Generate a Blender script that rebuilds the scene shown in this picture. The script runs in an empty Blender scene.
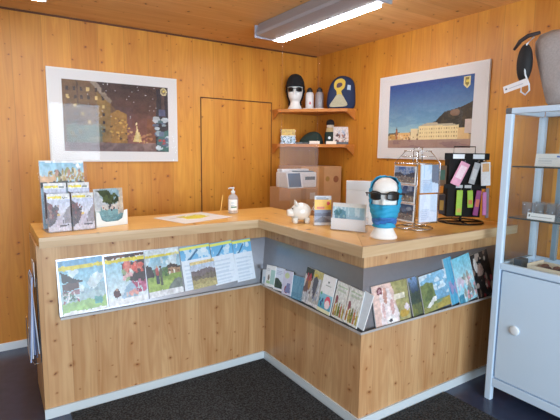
import bpy, bmesh, math, random
import numpy as np
from mathutils import Vector, Matrix, Euler

C = bpy.context.scene.collection
SC = bpy.context.scene
PI = math.pi

# ------------------------------------------------------------------ camera
YAW, PITCH, ROLL, FPX = 0.5792, -0.1310, 0.0120, 445.56
fw = Vector((math.sin(YAW)*math.cos(PITCH), math.cos(YAW)*math.cos(PITCH), math.sin(PITCH)))
r0 = Vector((math.cos(YAW), -math.sin(YAW), 0)); u0 = r0.cross(fw)
rr = r0*math.cos(ROLL) + u0*math.sin(ROLL); uu = -r0*math.sin(ROLL) + u0*math.cos(ROLL)
cd = bpy.data.cameras.new('camera'); cam = bpy.data.objects.new('camera', cd); C.objects.link(cam)
m = Matrix.Identity(4)
for i in range(3):
    m[i][0], m[i][1], m[i][2] = rr[i], uu[i], -fw[i]
m.translation = Vector((-3.0674, -3.9886, 1.5888))
cam.matrix_world = m
cd.sensor_width = 36; cd.sensor_fit = 'HORIZONTAL'; cd.lens = FPX/560*36; cd.clip_start = .05
SC.camera = cam

# ------------------------------------------------------------------ light
w = bpy.data.worlds.new('world'); SC.world = w; w.use_nodes = True
bg = w.node_tree.nodes['Background']; bg.inputs[0].default_value = (.80, .90, 1.0, 1); bg.inputs[1].default_value = 0.58

def area(name, loc, target, sx, sy, power, col):
    l = bpy.data.lights.new(name, 'AREA'); l.shape = 'RECTANGLE'; l.size = sx; l.size_y = sy
    l.energy = power; l.color = col
    o = bpy.data.objects.new(name, l); C.objects.link(o); o.location = loc
    o.rotation_euler = (Vector(target)-Vector(loc)).to_track_quat('-Z', 'Y').to_euler()
    return o
area('window_daylight_behind', (-2.6, -7.2, 1.5), (-1.8, -1, .9), 3.6, 2.2, 250, (.72, .86, 1.0))

SC.view_settings.view_transform = 'Standard'; SC.view_settings.look = 'None'
SC.view_settings.exposure = 0.24; SC.view_settings.gamma = 1; SC.view_settings.use_curve_mapping = False

# ------------------------------------------------------------------ materials
def lin(c):
    a = np.asarray(c, dtype=float)
    if a.max() > 1.0: a = a/255.0
    return np.where(a <= .04045, a/12.92, ((a+.055)/1.055)**2.4)
def L4(c): return tuple(float(v) for v in lin(c))+(1.0,)
_m = {}
def mat(name, col=(200, 200, 200), rough=.5, metal=0, coat=0, emit=None, es=0, trans=0, bump=0, bscale=200, var=0):
    if name in _m: return _m[name]
    M = bpy.data.materials.new(name); M.use_nodes = True; N = M.node_tree.nodes; K = M.node_tree.links
    p = N['Principled BSDF']; p.inputs['Base Color'].default_value = L4(col); p.inputs['Roughness'].default_value = rough
    p.inputs['Metallic'].default_value = metal; p.inputs['Coat Weight'].default_value = coat
    if trans: p.inputs['Transmission Weight'].default_value = trans
    if emit is not None:
        p.inputs['Emission Color'].default_value = L4(emit); p.inputs['Emission Strength'].default_value = es
    tc = N.new('ShaderNodeTexCoord')
    nz = N.new('ShaderNodeTexNoise'); nz.inputs['Scale'].default_value = bscale; nz.inputs['Detail'].default_value = 3
    K.new(tc.outputs['Object'], nz.inputs['Vector'])
    if bump:
        b = N.new('ShaderNodeBump'); b.inputs['Strength'].default_value = bump; b.inputs['Distance'].default_value = .003
        K.new(nz.outputs['Fac'], b.inputs['Height']); K.new(b.outputs[0], p.inputs['Normal'])
    v = N.new('ShaderNodeMixRGB'); v.blend_type = 'MULTIPLY'; v.inputs['Fac'].default_value = 1
    v.inputs[1].default_value = L4(col)
    mr = N.new('ShaderNodeMapRange'); mr.inputs['To Min'].default_value = 1-max(var, .02); mr.inputs['To Max'].default_value = 1+max(var, .02)
    K.new(nz.outputs['Fac'], mr.inputs['Value']); K.new(mr.outputs[0], v.inputs[2]); K.new(v.outputs[0], p.inputs['Base Color'])
    _m[name] = M; return M

def glassy(name, tint=(255, 255, 255), op=.06, rough=.02, ior=1.35):
    """thin clear sheet: mostly transparent with a mirror part that grows at grazing angles"""
    if name in _m: return _m[name]
    M = bpy.data.materials.new(name); M.use_nodes = True; N = M.node_tree.nodes; K = M.node_tree.links
    N.remove(N['Principled BSDF']); out = N['Material Output']
    t = N.new('ShaderNodeBsdfTransparent'); t.inputs[0].default_value = L4(tint)
    g = N.new('ShaderNodeBsdfGlossy'); g.inputs['Roughness'].default_value = rough
    d = N.new('ShaderNodeBsdfDiffuse'); d.inputs[0].default_value = L4((225, 232, 240))
    f = N.new('ShaderNodeFresnel'); f.inputs['IOR'].default_value = ior
    a = N.new('ShaderNodeMixShader'); b = N.new('ShaderNodeMixShader'); b.inputs[0].default_value = op
    ge = N.new('ShaderNodeNewGeometry'); mm = N.new('ShaderNodeMath'); mm.operation = 'MULTIPLY_ADD'; mm.inputs[1].default_value = -1; mm.inputs[2].default_value = 1
    K.new(ge.outputs['Backfacing'], mm.inputs[0]); m2 = N.new('ShaderNodeMath'); m2.operation = 'MULTIPLY'; K.new(mm.outputs[0], m2.inputs[0]); K.new(f.outputs[0], m2.inputs[1])
    K.new(m2.outputs[0], a.inputs[0]); K.new(t.outputs[0], a.inputs[1]); K.new(g.outputs[0], a.inputs[2])
    K.new(a.outputs[0], b.inputs[1]); K.new(d.outputs[0], b.inputs[2]); K.new(b.outputs[0], out.inputs[0])
    _m[name] = M; return M

def wood(name, ca, cb, across='xy', along='z', pw=.125, seam=.5, knot=.8, rough=.42, kscale=4.6, grain=50, offs=0.0, knotcol=(92, 50, 22), redden=None):
    M = bpy.data.materials.new(name); M.use_nodes = True; N = M.node_tree.nodes; K = M.node_tree.links
    p = N['Principled BSDF']; p.inputs['Roughness'].default_value = rough
    tc = N.new('ShaderNodeTexCoord'); sp = N.new('ShaderNodeSeparateXYZ'); K.new(tc.outputs['Object'], sp.inputs[0])
    def mt(op, a, b=None, c=None):
        n = N.new('ShaderNodeMath'); n.operation = op
        for i, v in enumerate((a, b, c)):
            if v is None: continue
            if isinstance(v, (int, float)): n.inputs[i].default_value = v
            else: K.new(v, n.inputs[i])
        return n.outputs[0]
    ax = dict(x=sp.outputs[0], y=sp.outputs[1], z=sp.outputs[2])
    u = mt('ADD', ax[across[0]], offs)
    for q in across[1:]: u = mt('ADD', u, ax[q])
    v = ax[along]
    pu = mt('DIVIDE', u, pw); pid = mt('FLOOR', pu); fr = mt('FRACT', pu)
    wn = N.new('ShaderNodeTexWhiteNoise'); wn.noise_dimensions = '1D'; K.new(pid, wn.inputs['W'])
    rnd = wn.outputs['Value']; voff = mt('MULTIPLY_ADD', rnd, 9.0, v)
    def comb(x, y, z=None):
        n = N.new('ShaderNodeCombineXYZ')
        for i, q in enumerate((x, y, z)):
            if q is None: continue
            if isinstance(q, (int, float)): n.inputs[i].default_value = q
            else: K.new(q, n.inputs[i])
        return n.outputs[0]
    n1 = N.new('ShaderNodeTexNoise'); n1.inputs['Scale'].default_value = 1; n1.inputs['Detail'].default_value = 4; n1.inputs['Roughness'].default_value = .6
    K.new(comb(mt('MULTIPLY', u, grain), mt('MULTIPLY', voff, 1.5), rnd), n1.inputs['Vector'])
    n2 = N.new('ShaderNodeTexNoise'); n2.inputs['Scale'].default_value = 1; n2.inputs['Detail'].default_value = 2
    K.new(comb(mt('MULTIPLY', u, 9), mt('MULTIPLY', voff, .9), rnd), n2.inputs['Vector'])
    # knots
    kn = N.new('ShaderNodeTexNoise'); kn.inputs['Scale'].default_value = 16; kn.inputs['Detail'].default_value = 1
    K.new(comb(u, voff, 0), kn.inputs['Vector'])
    kw = mt('MULTIPLY', mt('SUBTRACT', kn.outputs['Fac'], .5), .035)
    vo = N.new('ShaderNodeTexVoronoi'); vo.voronoi_dimensions = '2D'; vo.inputs['Scale'].default_value = kscale
    K.new(comb(mt('ADD', u, kw), mt('ADD', mt('MULTIPLY', v, 1.15), kw), 0), vo.inputs['Vector'])
    sc = N.new('ShaderNodeSeparateColor'); K.new(vo.outputs['Color'], sc.inputs[0])
    size = mt('MULTIPLY_ADD', mt('POWER', sc.outputs[1], 2.0), .06, .024)
    pres = mt('GREATER_THAN', sc.outputs[0], 1-knot)
    kd = mt('DIVIDE', vo.outputs['Distance'], size)
    core = N.new('ShaderNodeMapRange'); core.interpolation_type = 'SMOOTHSTEP'
    core.inputs['From Min'].default_value = .55; core.inputs['From Max'].default_value = 1.15; core.inputs['To Min'].default_value = 1; core.inputs['To Max'].default_value = 0
    K.new(kd, core.inputs['Value'])
    halo = N.new('ShaderNodeMapRange'); halo.interpolation_type = 'SMOOTHSTEP'
    halo.inputs['From Min'].default_value = .8; halo.inputs['From Max'].default_value = 3.4; halo.inputs['To Min'].default_value = .45; halo.inputs['To Max'].default_value = 0
    K.new(kd, halo.inputs['Value'])
    kf = mt('MULTIPLY', core.outputs[0], pres); hf = mt('MULTIPLY', halo.outputs[0], pres)
    # sine rings
    ring = mt('SINE', mt('MULTIPLY', mt('ADD', mt('MULTIPLY', n2.outputs['Fac'], 5.0), mt('MULTIPLY', fr, 1.6)), 11.0))
    fac = mt('ADD', mt('MULTIPLY', n1.outputs['Fac'], .75), mt('MULTIPLY_ADD', ring, .10, .02))
    fac = mt('ADD', fac, mt('MULTIPLY', mt('SUBTRACT', n2.outputs['Fac'], .5), 1.3))
    fac = mt('ADD', fac, hf)
    mx = N.new('ShaderNodeMixRGB'); mx.inputs[1].default_value = L4(ca); mx.inputs[2].default_value = L4(cb)
    cl = mt('MAXIMUM', mt('MINIMUM', fac, 1.0), 0.0); K.new(cl, mx.inputs[0])
    br = N.new('ShaderNodeMixRGB'); br.blend_type = 'MULTIPLY'; br.inputs[0].default_value = 1
    K.new(mx.outputs[0], br.inputs[1])
    K.new(comb(mt('MULTIPLY_ADD', rnd, .20, .90), mt('MULTIPLY_ADD', rnd, .28, .86), mt('MULTIPLY_ADD', rnd, .40, .80)), br.inputs[2])
    kx = N.new('ShaderNodeMixRGB'); K.new(mt('MULTIPLY', kf, .9), kx.inputs[0]); K.new(br.outputs[0], kx.inputs[1]); kx.inputs[2].default_value = L4(knotcol)
    ed = mt('MINIMUM', fr, mt('SUBTRACT', 1.0, fr))
    sm = N.new('ShaderNodeMapRange'); sm.inputs['From Min'].default_value = .004; sm.inputs['From Max'].default_value = .022
    sm.inputs['To Min'].default_value = seam; sm.inputs['To Max'].default_value = 0; K.new(ed, sm.inputs['Value'])
    sx = N.new('ShaderNodeMixRGB'); K.new(sm.outputs[0], sx.inputs[0]); K.new(kx.outputs[0], sx.inputs[1]); sx.inputs[2].default_value = L4((90, 48, 20))
    K.new(sx.outputs[0], p.inputs['Base Color'])
    bp = N.new('ShaderNodeBump'); bp.inputs['Strength'].default_value = .25; bp.inputs['Distance'].default_value = .002
    K.new(mt('SUBTRACT', mt('MULTIPLY', n1.outputs['Fac'], .3), sm.outputs[0]), bp.inputs['Height']); K.new(bp.outputs[0], p.inputs['Normal'])
    _m[name] = M; return M

WA, WB = (220, 154, 56), (190, 114, 34)
w_back = wood('pine_wall_back', WA, WB, 'x', 'z', pw=.205, seam=.22, knot=.42, rough=.45, kscale=9.0)
w_right = wood('pine_wall_right', WA, WB, 'y', 'z', pw=.205, seam=.22, knot=.42, rough=.45, offs=.07, kscale=9.0)
w_ceil = wood('pine_ceiling', (238, 188, 122), (216, 156, 90), 'y', 'x', pw=.205, seam=.2, knot=.35, rough=.5, kscale=6)
w_cnt = wood('pine_counter_front', (208, 170, 124), (168, 116, 70), 'xy', 'z', pw=.135, seam=.18, knot=.6, rough=.4, kscale=8.5, knotcol=(110, 62, 34))
w_topx = wood('pine_top_along_x', (234, 184, 104), (212, 152, 72), 'yz', 'x', pw=.5, seam=0, knot=.25, rough=.32)
w_topy = wood('pine_top_along_y', (234, 184, 104), (212, 152, 72), 'xz', 'y', pw=.5, seam=0, knot=.25, rough=.32)
w_edgex = wood('pine_edge_along_x', (212, 188, 152), (188, 156, 116), 'yz', 'x', pw=.5, seam=0, knot=.3, rough=.4)
w_edgey = wood('pine_edge_along_y', (212, 188, 152), (188, 156, 116), 'xz', 'y', pw=.5, seam=0, knot=.3, rough=.4)
w_shelf = wood('pine_shelf', (214, 142, 66), (186, 104, 40), 'xz', 'y', pw=.4, seam=0, knot=.3, rough=.45)

M_white = mat('white_lacquer', (222, 230, 236), .35)
M_cab = mat('white_cabinet_lacquer', (204, 226, 246), .33)
M_alu = mat('brushed_aluminium', (176, 184, 192), .32, 1)
M_steel = mat('steel_sheet', (146, 148, 154), .3, .9, var=.06, bscale=30)
M_frame = mat('white_picture_frame', (228, 226, 222), .4)
M_paper = mat('white_paper', (228, 230, 230), .6)
M_black = mat('black_plastic', (18, 18, 20), .4)
M_wireb = mat('black_wire', (16, 16, 17), .35, .4)
M_chrome = mat('chrome_wire', (200, 204, 208), .18, 1)
M_clear = glassy('clear_acrylic', (254, 254, 255), .03, ior=1.3)
M_glass = glassy('cabinet_glass', (252, 254, 254), .015)
M_pane = glassy('acrylic_pane', (253, 253, 254), .065, .08)
M_glare = glassy('picture_glass', (255, 255, 255), .0, .03, ior=1.4)
M_foam = mat('white_foam', (236, 236, 232), .6, bump=.1, bscale=300)
M_card = mat('brown_cardboard', (196, 150, 104), .75, var=.08, bscale=20)
M_gw = mat('off_white_plastic', (224, 226, 228), .35)

def printed(name, rough=.34, coat=0):
    M = bpy.data.materials.new(name); M.use_nodes = True; N = M.node_tree.nodes; K = M.node_tree.links
    p = N['Principled BSDF']; a = N.new('ShaderNodeAttribute'); a.attribute_name = 'Col'
    K.new(a.outputs['Color'], p.inputs['Base Color']); p.inputs['Roughness'].default_value = rough; p.inputs['Coat Weight'].default_value = coat
    p.inputs['Coat Roughness'].default_value = .03
    return M
M_print = printed('printed_paper'); M_matt = printed('matt_print', .85, 0); M_matt.node_tree.nodes['Principled BSDF'].inputs['Specular IOR Level'].default_value = .12
M_poster = printed('poster_print', .6, 0)

# ------------------------------------------------------------------ mesh helpers
def finish(name, bm, mats, parent=None, smooth=False, world=False):
    me = bpy.data.meshes.new(name); bm.normal_update(); bm.to_mesh(me); bm.free()
    for q in (mats if isinstance(mats, (list, tuple)) else [mats]): me.materials.append(q)
    if smooth:
        for f in me.polygons: f.use_smooth = True
    o = bpy.data.objects.new(name, me); C.objects.link(o)
    if parent is not None:
        o.parent = parent
        if world:
            o.matrix_parent_inverse = Matrix.Identity(4)
            me.transform(parent.matrix_basis.inverted())
    return o
def thing(name, label, cat, loc=(0, 0, 0), rz=0, group=None, rx=0, ry=0):
    o = bpy.data.objects.new(name, None); C.objects.link(o); o.empty_display_size = .05
    o.location = loc; o.rotation_euler = (rx, ry, rz); o['label'] = label; o['category'] = cat
    if group: o['group'] = group
    o.matrix_basis = Matrix.Translation(Vector(loc)) @ Euler((rx, ry, rz)).to_matrix().to_4x4()
    return o
def tag(o, label, cat, group=None):
    o['label'] = label; o['category'] = cat
    if group: o['group'] = group
    return o
def struct(o): o['kind'] = 'structure'; return o
def box(bm, x0, x1, y0, y1, z0, z1, bev=0, mi=0):
    r = bmesh.ops.create_cube(bm, size=1)
    vs = r['verts']
    for v in vs: v.co = Vector(((x0+x1)/2+v.co.x*(x1-x0), (y0+y1)/2+v.co.y*(y1-y0), (z0+z1)/2+v.co.z*(z1-z0)))
    fs = set(f for v in vs for f in v.link_faces)
    for f in fs: f.material_index = mi
    if bev:
        es = list(set(e for v in vs for e in v.link_edges))
        bmesh.ops.bevel(bm, geom=es, offset=bev, segments=2, affect='EDGES', profile=.6)
    return bm
def bx(*a, **k): return box(bmesh.new(), *a, **k)
def prism(pts, z0, z1, bm=None):
    bm = bm or bmesh.new()
    a = [bm.verts.new((x, y, z0)) for x, y in pts]; b = [bm.verts.new((x, y, z1)) for x, y in pts]
    n = len(pts); bm.faces.new(a[::-1]); bm.faces.new(b)
    for i in range(n): bm.faces.new((a[i], a[(i+1) % n], b[(i+1) % n], b[i]))
    bmesh.ops.recalc_face_normals(bm, faces=bm.faces[:]); return bm
def tube(pts, r, bm=None, n=8, closed=False):
    bm = bm or bmesh.new(); P = [Vector(p) for p in pts]; rings = []
    k = len(P)
    for i, p in enumerate(P):
        if closed: t = P[(i+1) % k]-P[i-1]
        else: t = (P[min(i+1, k-1)]-P[max(i-1, 0)])
        t.normalize(); a = Vector((0, 0, 1)) if abs(t.z) < .9 else Vector((1, 0, 0))
        s = t.cross(a).normalized(); q = s.cross(t)
        rad = r[i] if isinstance(r, (list, tuple)) else r
        rings.append([bm.verts.new(p+s*rad*math.cos(2*PI*j/n)+q*rad*math.sin(2*PI*j/n)) for j in range(n)])
    for i in range(k if closed else k-1):
        A, B = rings[i], rings[(i+1) % k]
        for j in range(n): bm.faces.new((A[j], A[(j+1) % n], B[(j+1) % n], B[j]))
    if not closed: bm.faces.new(rings[0][::-1]); bm.faces.new(rings[-1])
    bmesh.ops.recalc_face_normals(bm, faces=bm.faces[:]); return bm
def lathe(prof, n=28, bm=None, cx=0, cy=0):
    bm = bm or bmesh.new(); R = []
    for r, z in prof: R.append([bm.verts.new((cx+r*math.cos(2*PI*j/n), cy+r*math.sin(2*PI*j/n), z)) for j in range(n)])
    for A, B in zip(R[:-1], R[1:]):
        for j in range(n): bm.faces.new((A[j], A[(j+1) % n], B[(j+1) % n], B[j]))
    bm.faces.new(R[0][::-1]); bm.faces.new(R[-1])
    bmesh.ops.recalc_face_normals(bm, faces=bm.faces[:]); return bm
def arc(cx, cy, z, r, n=32, a0=0, a1=2*PI): return [(cx+r*math.cos(a0+(a1-a0)*i/n), cy+r*math.sin(a0+(a1-a0)*i/n), z) for i in range(n)]

# ------------------------------------------------------------------ a tiny painter for printed pictures
class Pic:
    def __init__(s, nx, ny, col=(235, 238, 240), seed=1):
        s.nx, s.ny = nx, ny; s.a = np.zeros((ny, nx, 3)); s.a[:] = col
        s.U, s.V = np.meshgrid((np.arange(nx)+.5)/nx, (np.arange(ny)+.5)/ny)   # v = 0 at the bottom
        s.r = np.random.RandomState(seed)
    def noise(s, fx, fy, octv=3):
        out = np.zeros((s.ny, s.nx)); amp = 1; tot = 0
        for o in range(octv):
            gx, gy = int(fx*2**o)+2, int(fy*2**o)+2; g = s.r.rand(gy+1, gx+1)
            X = s.U*(gx-1); Y = s.V*(gy-1); i = X.astype(int); j = Y.astype(int); a = X-i; b = Y-j
            a = a*a*(3-2*a); b = b*b*(3-2*b)
            out += amp*((g[j, i]*(1-a)+g[j, i+1]*a)*(1-b)+(g[j+1, i]*(1-a)+g[j+1, i+1]*a)*b); tot += amp; amp *= .55
        return out/tot
    def mix(s, mask, col, k=1.0):
        mk = np.clip(np.asarray(mask, float)*k, 0, 1)[..., None]; s.a = s.a*(1-mk)+np.asarray(col, float)*mk; return s
    def rect(s, u0, u1, v0, v1, col, k=1): return s.mix((s.U >= u0) & (s.U < u1) & (s.V >= v0) & (s.V < v1), col, k)
    def grad(s, v0, v1, c0, c1, u0=0, u1=1):
        t = np.clip((s.V-v0)/(v1-v0), 0, 1)[..., None]; mk = ((s.V >= v0) & (s.V < v1) & (s.U >= u0) & (s.U < u1))[..., None]
        s.a = np.where(mk, np.asarray(c0, float)*(1-t)+np.asarray(c1, float)*t, s.a); return s
    def ell(s, u, v, ru, rv, col, k=1): return s.mix(((s.U-u)/ru)**2+((s.V-v)/rv)**2 < 1, col, k)
    def poly(s, pts, col, k=1):
        mk = np.zeros((s.ny, s.nx), bool); n = len(pts)
        for i in range(n):
            (x1, y1), (x2, y2) = pts[i], pts[(i+1) % n]
            if y1 == y2: continue
            c = ((y1 > s.V) != (y2 > s.V)) & (s.U < (x2-x1)*(s.V-y1)/(y2-y1)+x1); mk ^= c
        return s.mix(mk, col, k)
    def hills(s, base, amp, col, f=4, lo=0, k=1):
        n = s.noise(f, 1, 3)[0]; top = base+amp*(n-.5)*2; return s.mix((s.V < top[None, :]) & (s.V > lo), col, k)
    def grit(s, amt=18, fx=20, fy=20):
        if amt >= 10:      # loosen the drawn outlines a little and vary the tones, as in a printed photograph
            k = .022 if s.nx < 100 else .008
            du = (s.noise(9, 9, 2)-.5)*2*k*s.nx; dv = (s.noise(9, 9, 2)-.5)*2*k*s.ny
            J, I = np.mgrid[0:s.ny, 0:s.nx]
            s.a = s.a[np.clip((J+dv).round().astype(int), 0, s.ny-1), np.clip((I+du).round().astype(int), 0, s.nx-1)]
            s.a *= (1+(s.noise(14, 14, 3)-.5)*.34)[..., None]
            g_ = s.a.mean(axis=2, keepdims=True); s.a = (g_+(s.a-g_)*.88)*.93
        s.a += (s.noise(fx, fy, 2)[..., None]-.5)*2*amt; s.a += (s.r.rand(s.ny, s.nx, 3)-.5)*amt*.5; return s
    def blobs(s, n, u0, u1, v0, v1, r, cols, k=.9):
        for _ in range(n):
            q = s.r.uniform(.5, 1.2); s.ell(s.r.uniform(u0, u1), s.r.uniform(v0, v1), r*q, r*q*s.r.uniform(.6, 1.6), cols[s.r.randint(len(cols))], k)
        return s
    def lines(s, u0, u1, v0, v1, n, col, k=.5, fill=.45):
        h = (v1-v0)/n
        for i in range(n): s.rect(u0, u0+(u1-u0)*s.r.uniform(.7, 1), v0+i*h, v0+i*h+h*fill, col, k)
        return s

def sheet_bm(pic, w, h, t, curl=0.0, side=1):
    """printed sheet: picture face looks to -Y, stands on z=0, centred in x; t = thickness towards +Y"""
    bm = bmesh.new(); nx, ny = pic.nx, pic.ny
    lay = bm.loops.layers.float_color.new('Col')
    def yy(u, v): return curl*((2*u-1)**2)*-1 if curl else 0
    g = [[bm.verts.new((-w/2+w*i/nx, yy(i/nx, j/ny), h*j/ny)) for i in range(nx+1)] for j in range(ny+1)]
    A = np.clip(pic.a/255.0, 0, 1); A = np.where(A <= .04045, A/12.92, ((A+.055)/1.055)**2.4)
    for j in range(ny):
        for i in range(nx):
            f = bm.faces.new((g[j][i], g[j][i+1], g[j+1][i+1], g[j+1][i])); c = (*A[j, i], 1.0)
            for l in f.loops: l[lay] = c
    edge = [g[0][i] for i in range(nx+1)]+[g[j][nx] for j in range(1, ny+1)]+[g[ny][i] for i in range(nx-1, -1, -1)]+[g[j][0] for j in range(ny-1, 0, -1)]
    bk = [bm.verts.new((v.co.x, v.co.y+t, v.co.z)) for v in edge]; n = len(edge); wc = (.8, .82, .82, 1)
    for i in range(n):
        f = bm.faces.new((edge[i], bk[i], bk[(i+1) % n], edge[(i+1) % n]))
        f.material_index = side
        for l in f.loops: l[lay] = wc
    f = bm.faces.new(bk); f.material_index = side
    for l in f.loops: l[lay] = wc
    return bm
def sheet(name, pic, w, h, t=.004, parent=None, loc=(0, 0, 0), rot=(0, 0, 0), mats=None, curl=0):
    o = finish(name, sheet_bm(pic, w, h, t, curl), mats or [M_print, M_paper], parent)
    o.location = loc; o.rotation_euler = rot; return o

# ================================================================== the room
H = 2.611
o = struct(finish('floor', bx(-6.5, .1, -7.5, .1, -.1, 0), mat('blue_linoleum', (58, 68, 94), .24, var=.2, bscale=14)))
struct(finish('wall_back', bx(-6.5, 0, 0, .1, 0, H), w_back))
struct(finish('wall_right', bx(0, .1, -7.5, .1, 0, H), w_right))
struct(finish('ceiling', bx(-6.5, .1, -7.5, .1, H, H+.1), w_ceil))
struct(finish('baseboard_back', bx(-6.5, -1.7, -.014, -.0005, 0, .062, bev=.003), M_white))
struct(finish('baseboard_right', bx(-.014, -.0005, -7.5, -3.6, 0, .062, bev=.003), M_white))
struct(finish('ceiling_shade_strip', bx(-6.5, -.012, -.012, -.0005, H-.012, H-.0005), mat('dark_shadow_strip', (96, 54, 24), .6)))  # dark strip painting in the shade line where back wall meets ceiling
# flush panel door in the back wall
dr = struct(finish('door_1', bx(-1.357, -.585, -.006, -.0005, .02, 2.075, bev=.002), w_back))
bm = bx(-1.366, -1.359, -.004, -.0005, .02, 2.083); box(bm, -.583, -.576, -.004, -.0005, .02, 2.083); box(bm, -1.366, -.576, -.004, -.0005, 2.077, 2.086)
struct(finish('trim_2', bm, mat('dark_joint', (72, 38, 16), .7)))

# mat
PM = mat('speckled_entrance_mat', (40, 42, 44), .95, bump=1, bscale=160)
def matmat():
    M = bpy.data.materials.new('looped_grey_mat'); M.use_nodes = True; N = M.node_tree.nodes; K = M.node_tree.links; p = N['Principled BSDF']
    p.inputs['Roughness'].default_value = .95
    tc = N.new('ShaderNodeTexCoord'); vo = N.new('ShaderNodeTexVoronoi'); vo.inputs['Scale'].default_value = 75; K.new(tc.outputs['Object'], vo.inputs['Vector'])
    nz = N.new('ShaderNodeTexNoise'); nz.inputs['Scale'].default_value = 95; nz.inputs['Detail'].default_value = 4; K.new(tc.outputs['Object'], nz.inputs['Vector'])
    cr = N.new('ShaderNodeValToRGB'); cr.color_ramp.elements[0].position = .42; cr.color_ramp.elements[0].color = L4((16, 18, 21)); cr.color_ramp.elements[1].position = .62; cr.color_ramp.elements[1].color = L4((66, 70, 74))
    K.new(nz.outputs['Fac'], cr.inputs[0]); K.new(cr.outputs[0], p.inputs['Base Color'])
    b = N.new('ShaderNodeBump'); b.inputs['Distance'].default_value = .006; b.inputs['Strength'].default_value = 1; K.new(vo.outputs['Distance'], b.inputs['Height']); K.new(b.outputs[0], p.inputs['Normal'])
    return M
tag(finish('entrance_mat', prism([(-2.74, -1.205), (-1.383, -1.205), (-1.383, -2.258), (-.60, -2.258), (-.575, -4.6), (-2.74, -4.6)], .0005, .008), matmat()),
    'dark grey speckled entrance mat lying on the blue floor before the counter', 'mat')

# ================================================================== counter
X0, X1, Y1, Y2 = -2.872, -1.363, -1.185, -2.235     # body faces
HT, ST, ZP = 1.10, .057, .624
YB, XB, YR = -.68, -1.0, -1.74                       # backs of the three arms
T = thing('reception_counter', 'angled pine reception counter with a steel brochure ledge around its front', 'counter', (X1, Y1, 0))
def part(name, bm, mt_, sm=False): return finish(name, bm, mt_, T, sm, world=True)
part('front_panel', bx(X0, X1, Y1, Y1+.03, .005, HT-ST), w_cnt)
part('front_panel', bx(X1, X1+.03, Y2, Y1+.03, .005, HT-ST), w_cnt)
part('front_panel', bx(X1+.03, -.002, Y2, Y2+.03, .005, HT-ST), w_cnt)
part('end_panel', bx(X0, X0+.03, Y1+.03, YB-.03, .005, HT-ST), w_cnt)
part('back_panel', bx(X0+.03, XB-.03, YB-.05, YB-.03, .005, HT-ST), w_cnt)
part('back_panel', bx(XB-.05, XB-.03, YR-.03, YB-.03, .005, HT-ST), w_cnt)
part('back_panel', bx(XB-.05, -.002, YR-.05, YR-.03, .005, HT-ST), w_cnt)
SL, SM, SR = Y1-.08, X1-.107, Y2-.095
XE = X0+.012
g = .0015
part('countertop_board', prism([(XE+.0, SL+.02), (SM+.02, SL+.02), (XB, YB), (XE, YB)], HT-ST, HT), w_topx)
part('countertop_board', prism([(SM+.02, SL+.02-g), (SM+.02, SR+.02), (XB, YR), (XB, YB-g)], HT-ST, HT), w_topy)
part('countertop_board', prism([(SM+.02+g, SR+.02), (-.001, SR+.02), (-.001, YR), (XB+g, YR)], HT-ST, HT), w_topx)
# pale edge strips
part('edge_strip', prism([(XE, SL), (SM, SL), (SM+.02, SL+.02-g), (XE, SL+.02-g)], HT-ST, HT+.0005), w_edgex)
part('edge_strip', prism([(SM, SL-g), (SM, SR), (SM+.02-g, SR+.02), (SM+.02-g, SL+.02-2*g)], HT-ST, HT+.0005), w_edgey)
part('edge_strip', prism([(SM+g, SR), (-.001, SR), (-.001, SR+.02-g), (SM+.02+g, SR+.02-g)], HT-ST, HT+.0005), w_edgex)
# kickboard
K0 = mat('pale_kickboard', (206, 218, 224), .4)
part('kickboard', prism([(X0-.004, Y1-.012), (X1-.012, Y1-.012), (X1-.012, Y1-.0005), (X0-.004, Y1-.0005)], 0, .06), K0)
part('kickboard', prism([(X1-.012, Y1-.0125), (X1-.012, Y2-.012), (X1-.0005, Y2-.0005), (X1-.0005, Y1-.0125)], 0, .06), K0)
part('kickboard', prism([(X1-.0115, Y2-.012), (-.002, Y2-.012), (-.002, Y2-.0005), (X1, Y2-.0005)], 0, .06), K0)
# steel ledge: sloping sheet, floor and lip, mitred round the corners
LP = .088; LS = .068          # lip distance and foot of the sloping sheet
XL = -2.775                   # left end of the ledge
def ledge_path(d, z):         # the front line offset by d from the body
    return [(XL, Y1-d, z), (X1-d, Y1-d, z), (X1-d, Y2-d, z), (-.003, Y2-d, z)]
bm = bmesh.new()
rows = [[bm.verts.new(p) for p in ledge_path(.003, .953)], [bm.verts.new(p) for p in ledge_path(LS, ZP)], [bm.verts.new(p) for p in ledge_path(LP, ZP)], [bm.verts.new(p) for p in ledge_path(LP, ZP+.008)]]
rows += [[bm.verts.new(p) for p in ledge_path(LP+.001, ZP+.008)], [bm.verts.new(p) for p in ledge_path(LP+.001, ZP-.003)], [bm.verts.new(p) for p in ledge_path(.002, ZP-.003)]]
for A, B in zip(rows[:-1], rows[1:]):
    for i in range(3): bm.faces.new((A[i], A[i+1], B[i+1], B[i]))
bm.faces.new([r[0] for r in rows]); bmesh.ops.recalc_face_normals(bm, faces=bm.faces[:])
part('brochure_ledge', bm, M_steel)
bm = bmesh.new(); rows = [[bm.verts.new(p) for p in ledge_path(d_, z_)] for d_, z_ in ((LP+.0015, ZP-.004), (LP+.0015, ZP+.009), (LP+.006, ZP+.009), (LP+.006, ZP-.004), (LP+.0015, ZP-.004))]
for A, B in zip(rows[:-1], rows[1:]):
    for i in range(3): bm.faces.new((A[i], A[i+1], B[i+1], B[i]))
bmesh.ops.remove_doubles(bm, verts=bm.verts[:], dist=1e-5); bmesh.ops.recalc_face_normals(bm, faces=bm.faces[:])
part('ledge_lip', bm, mat('satin_lip', (196, 196, 196), .35, .4))

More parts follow.
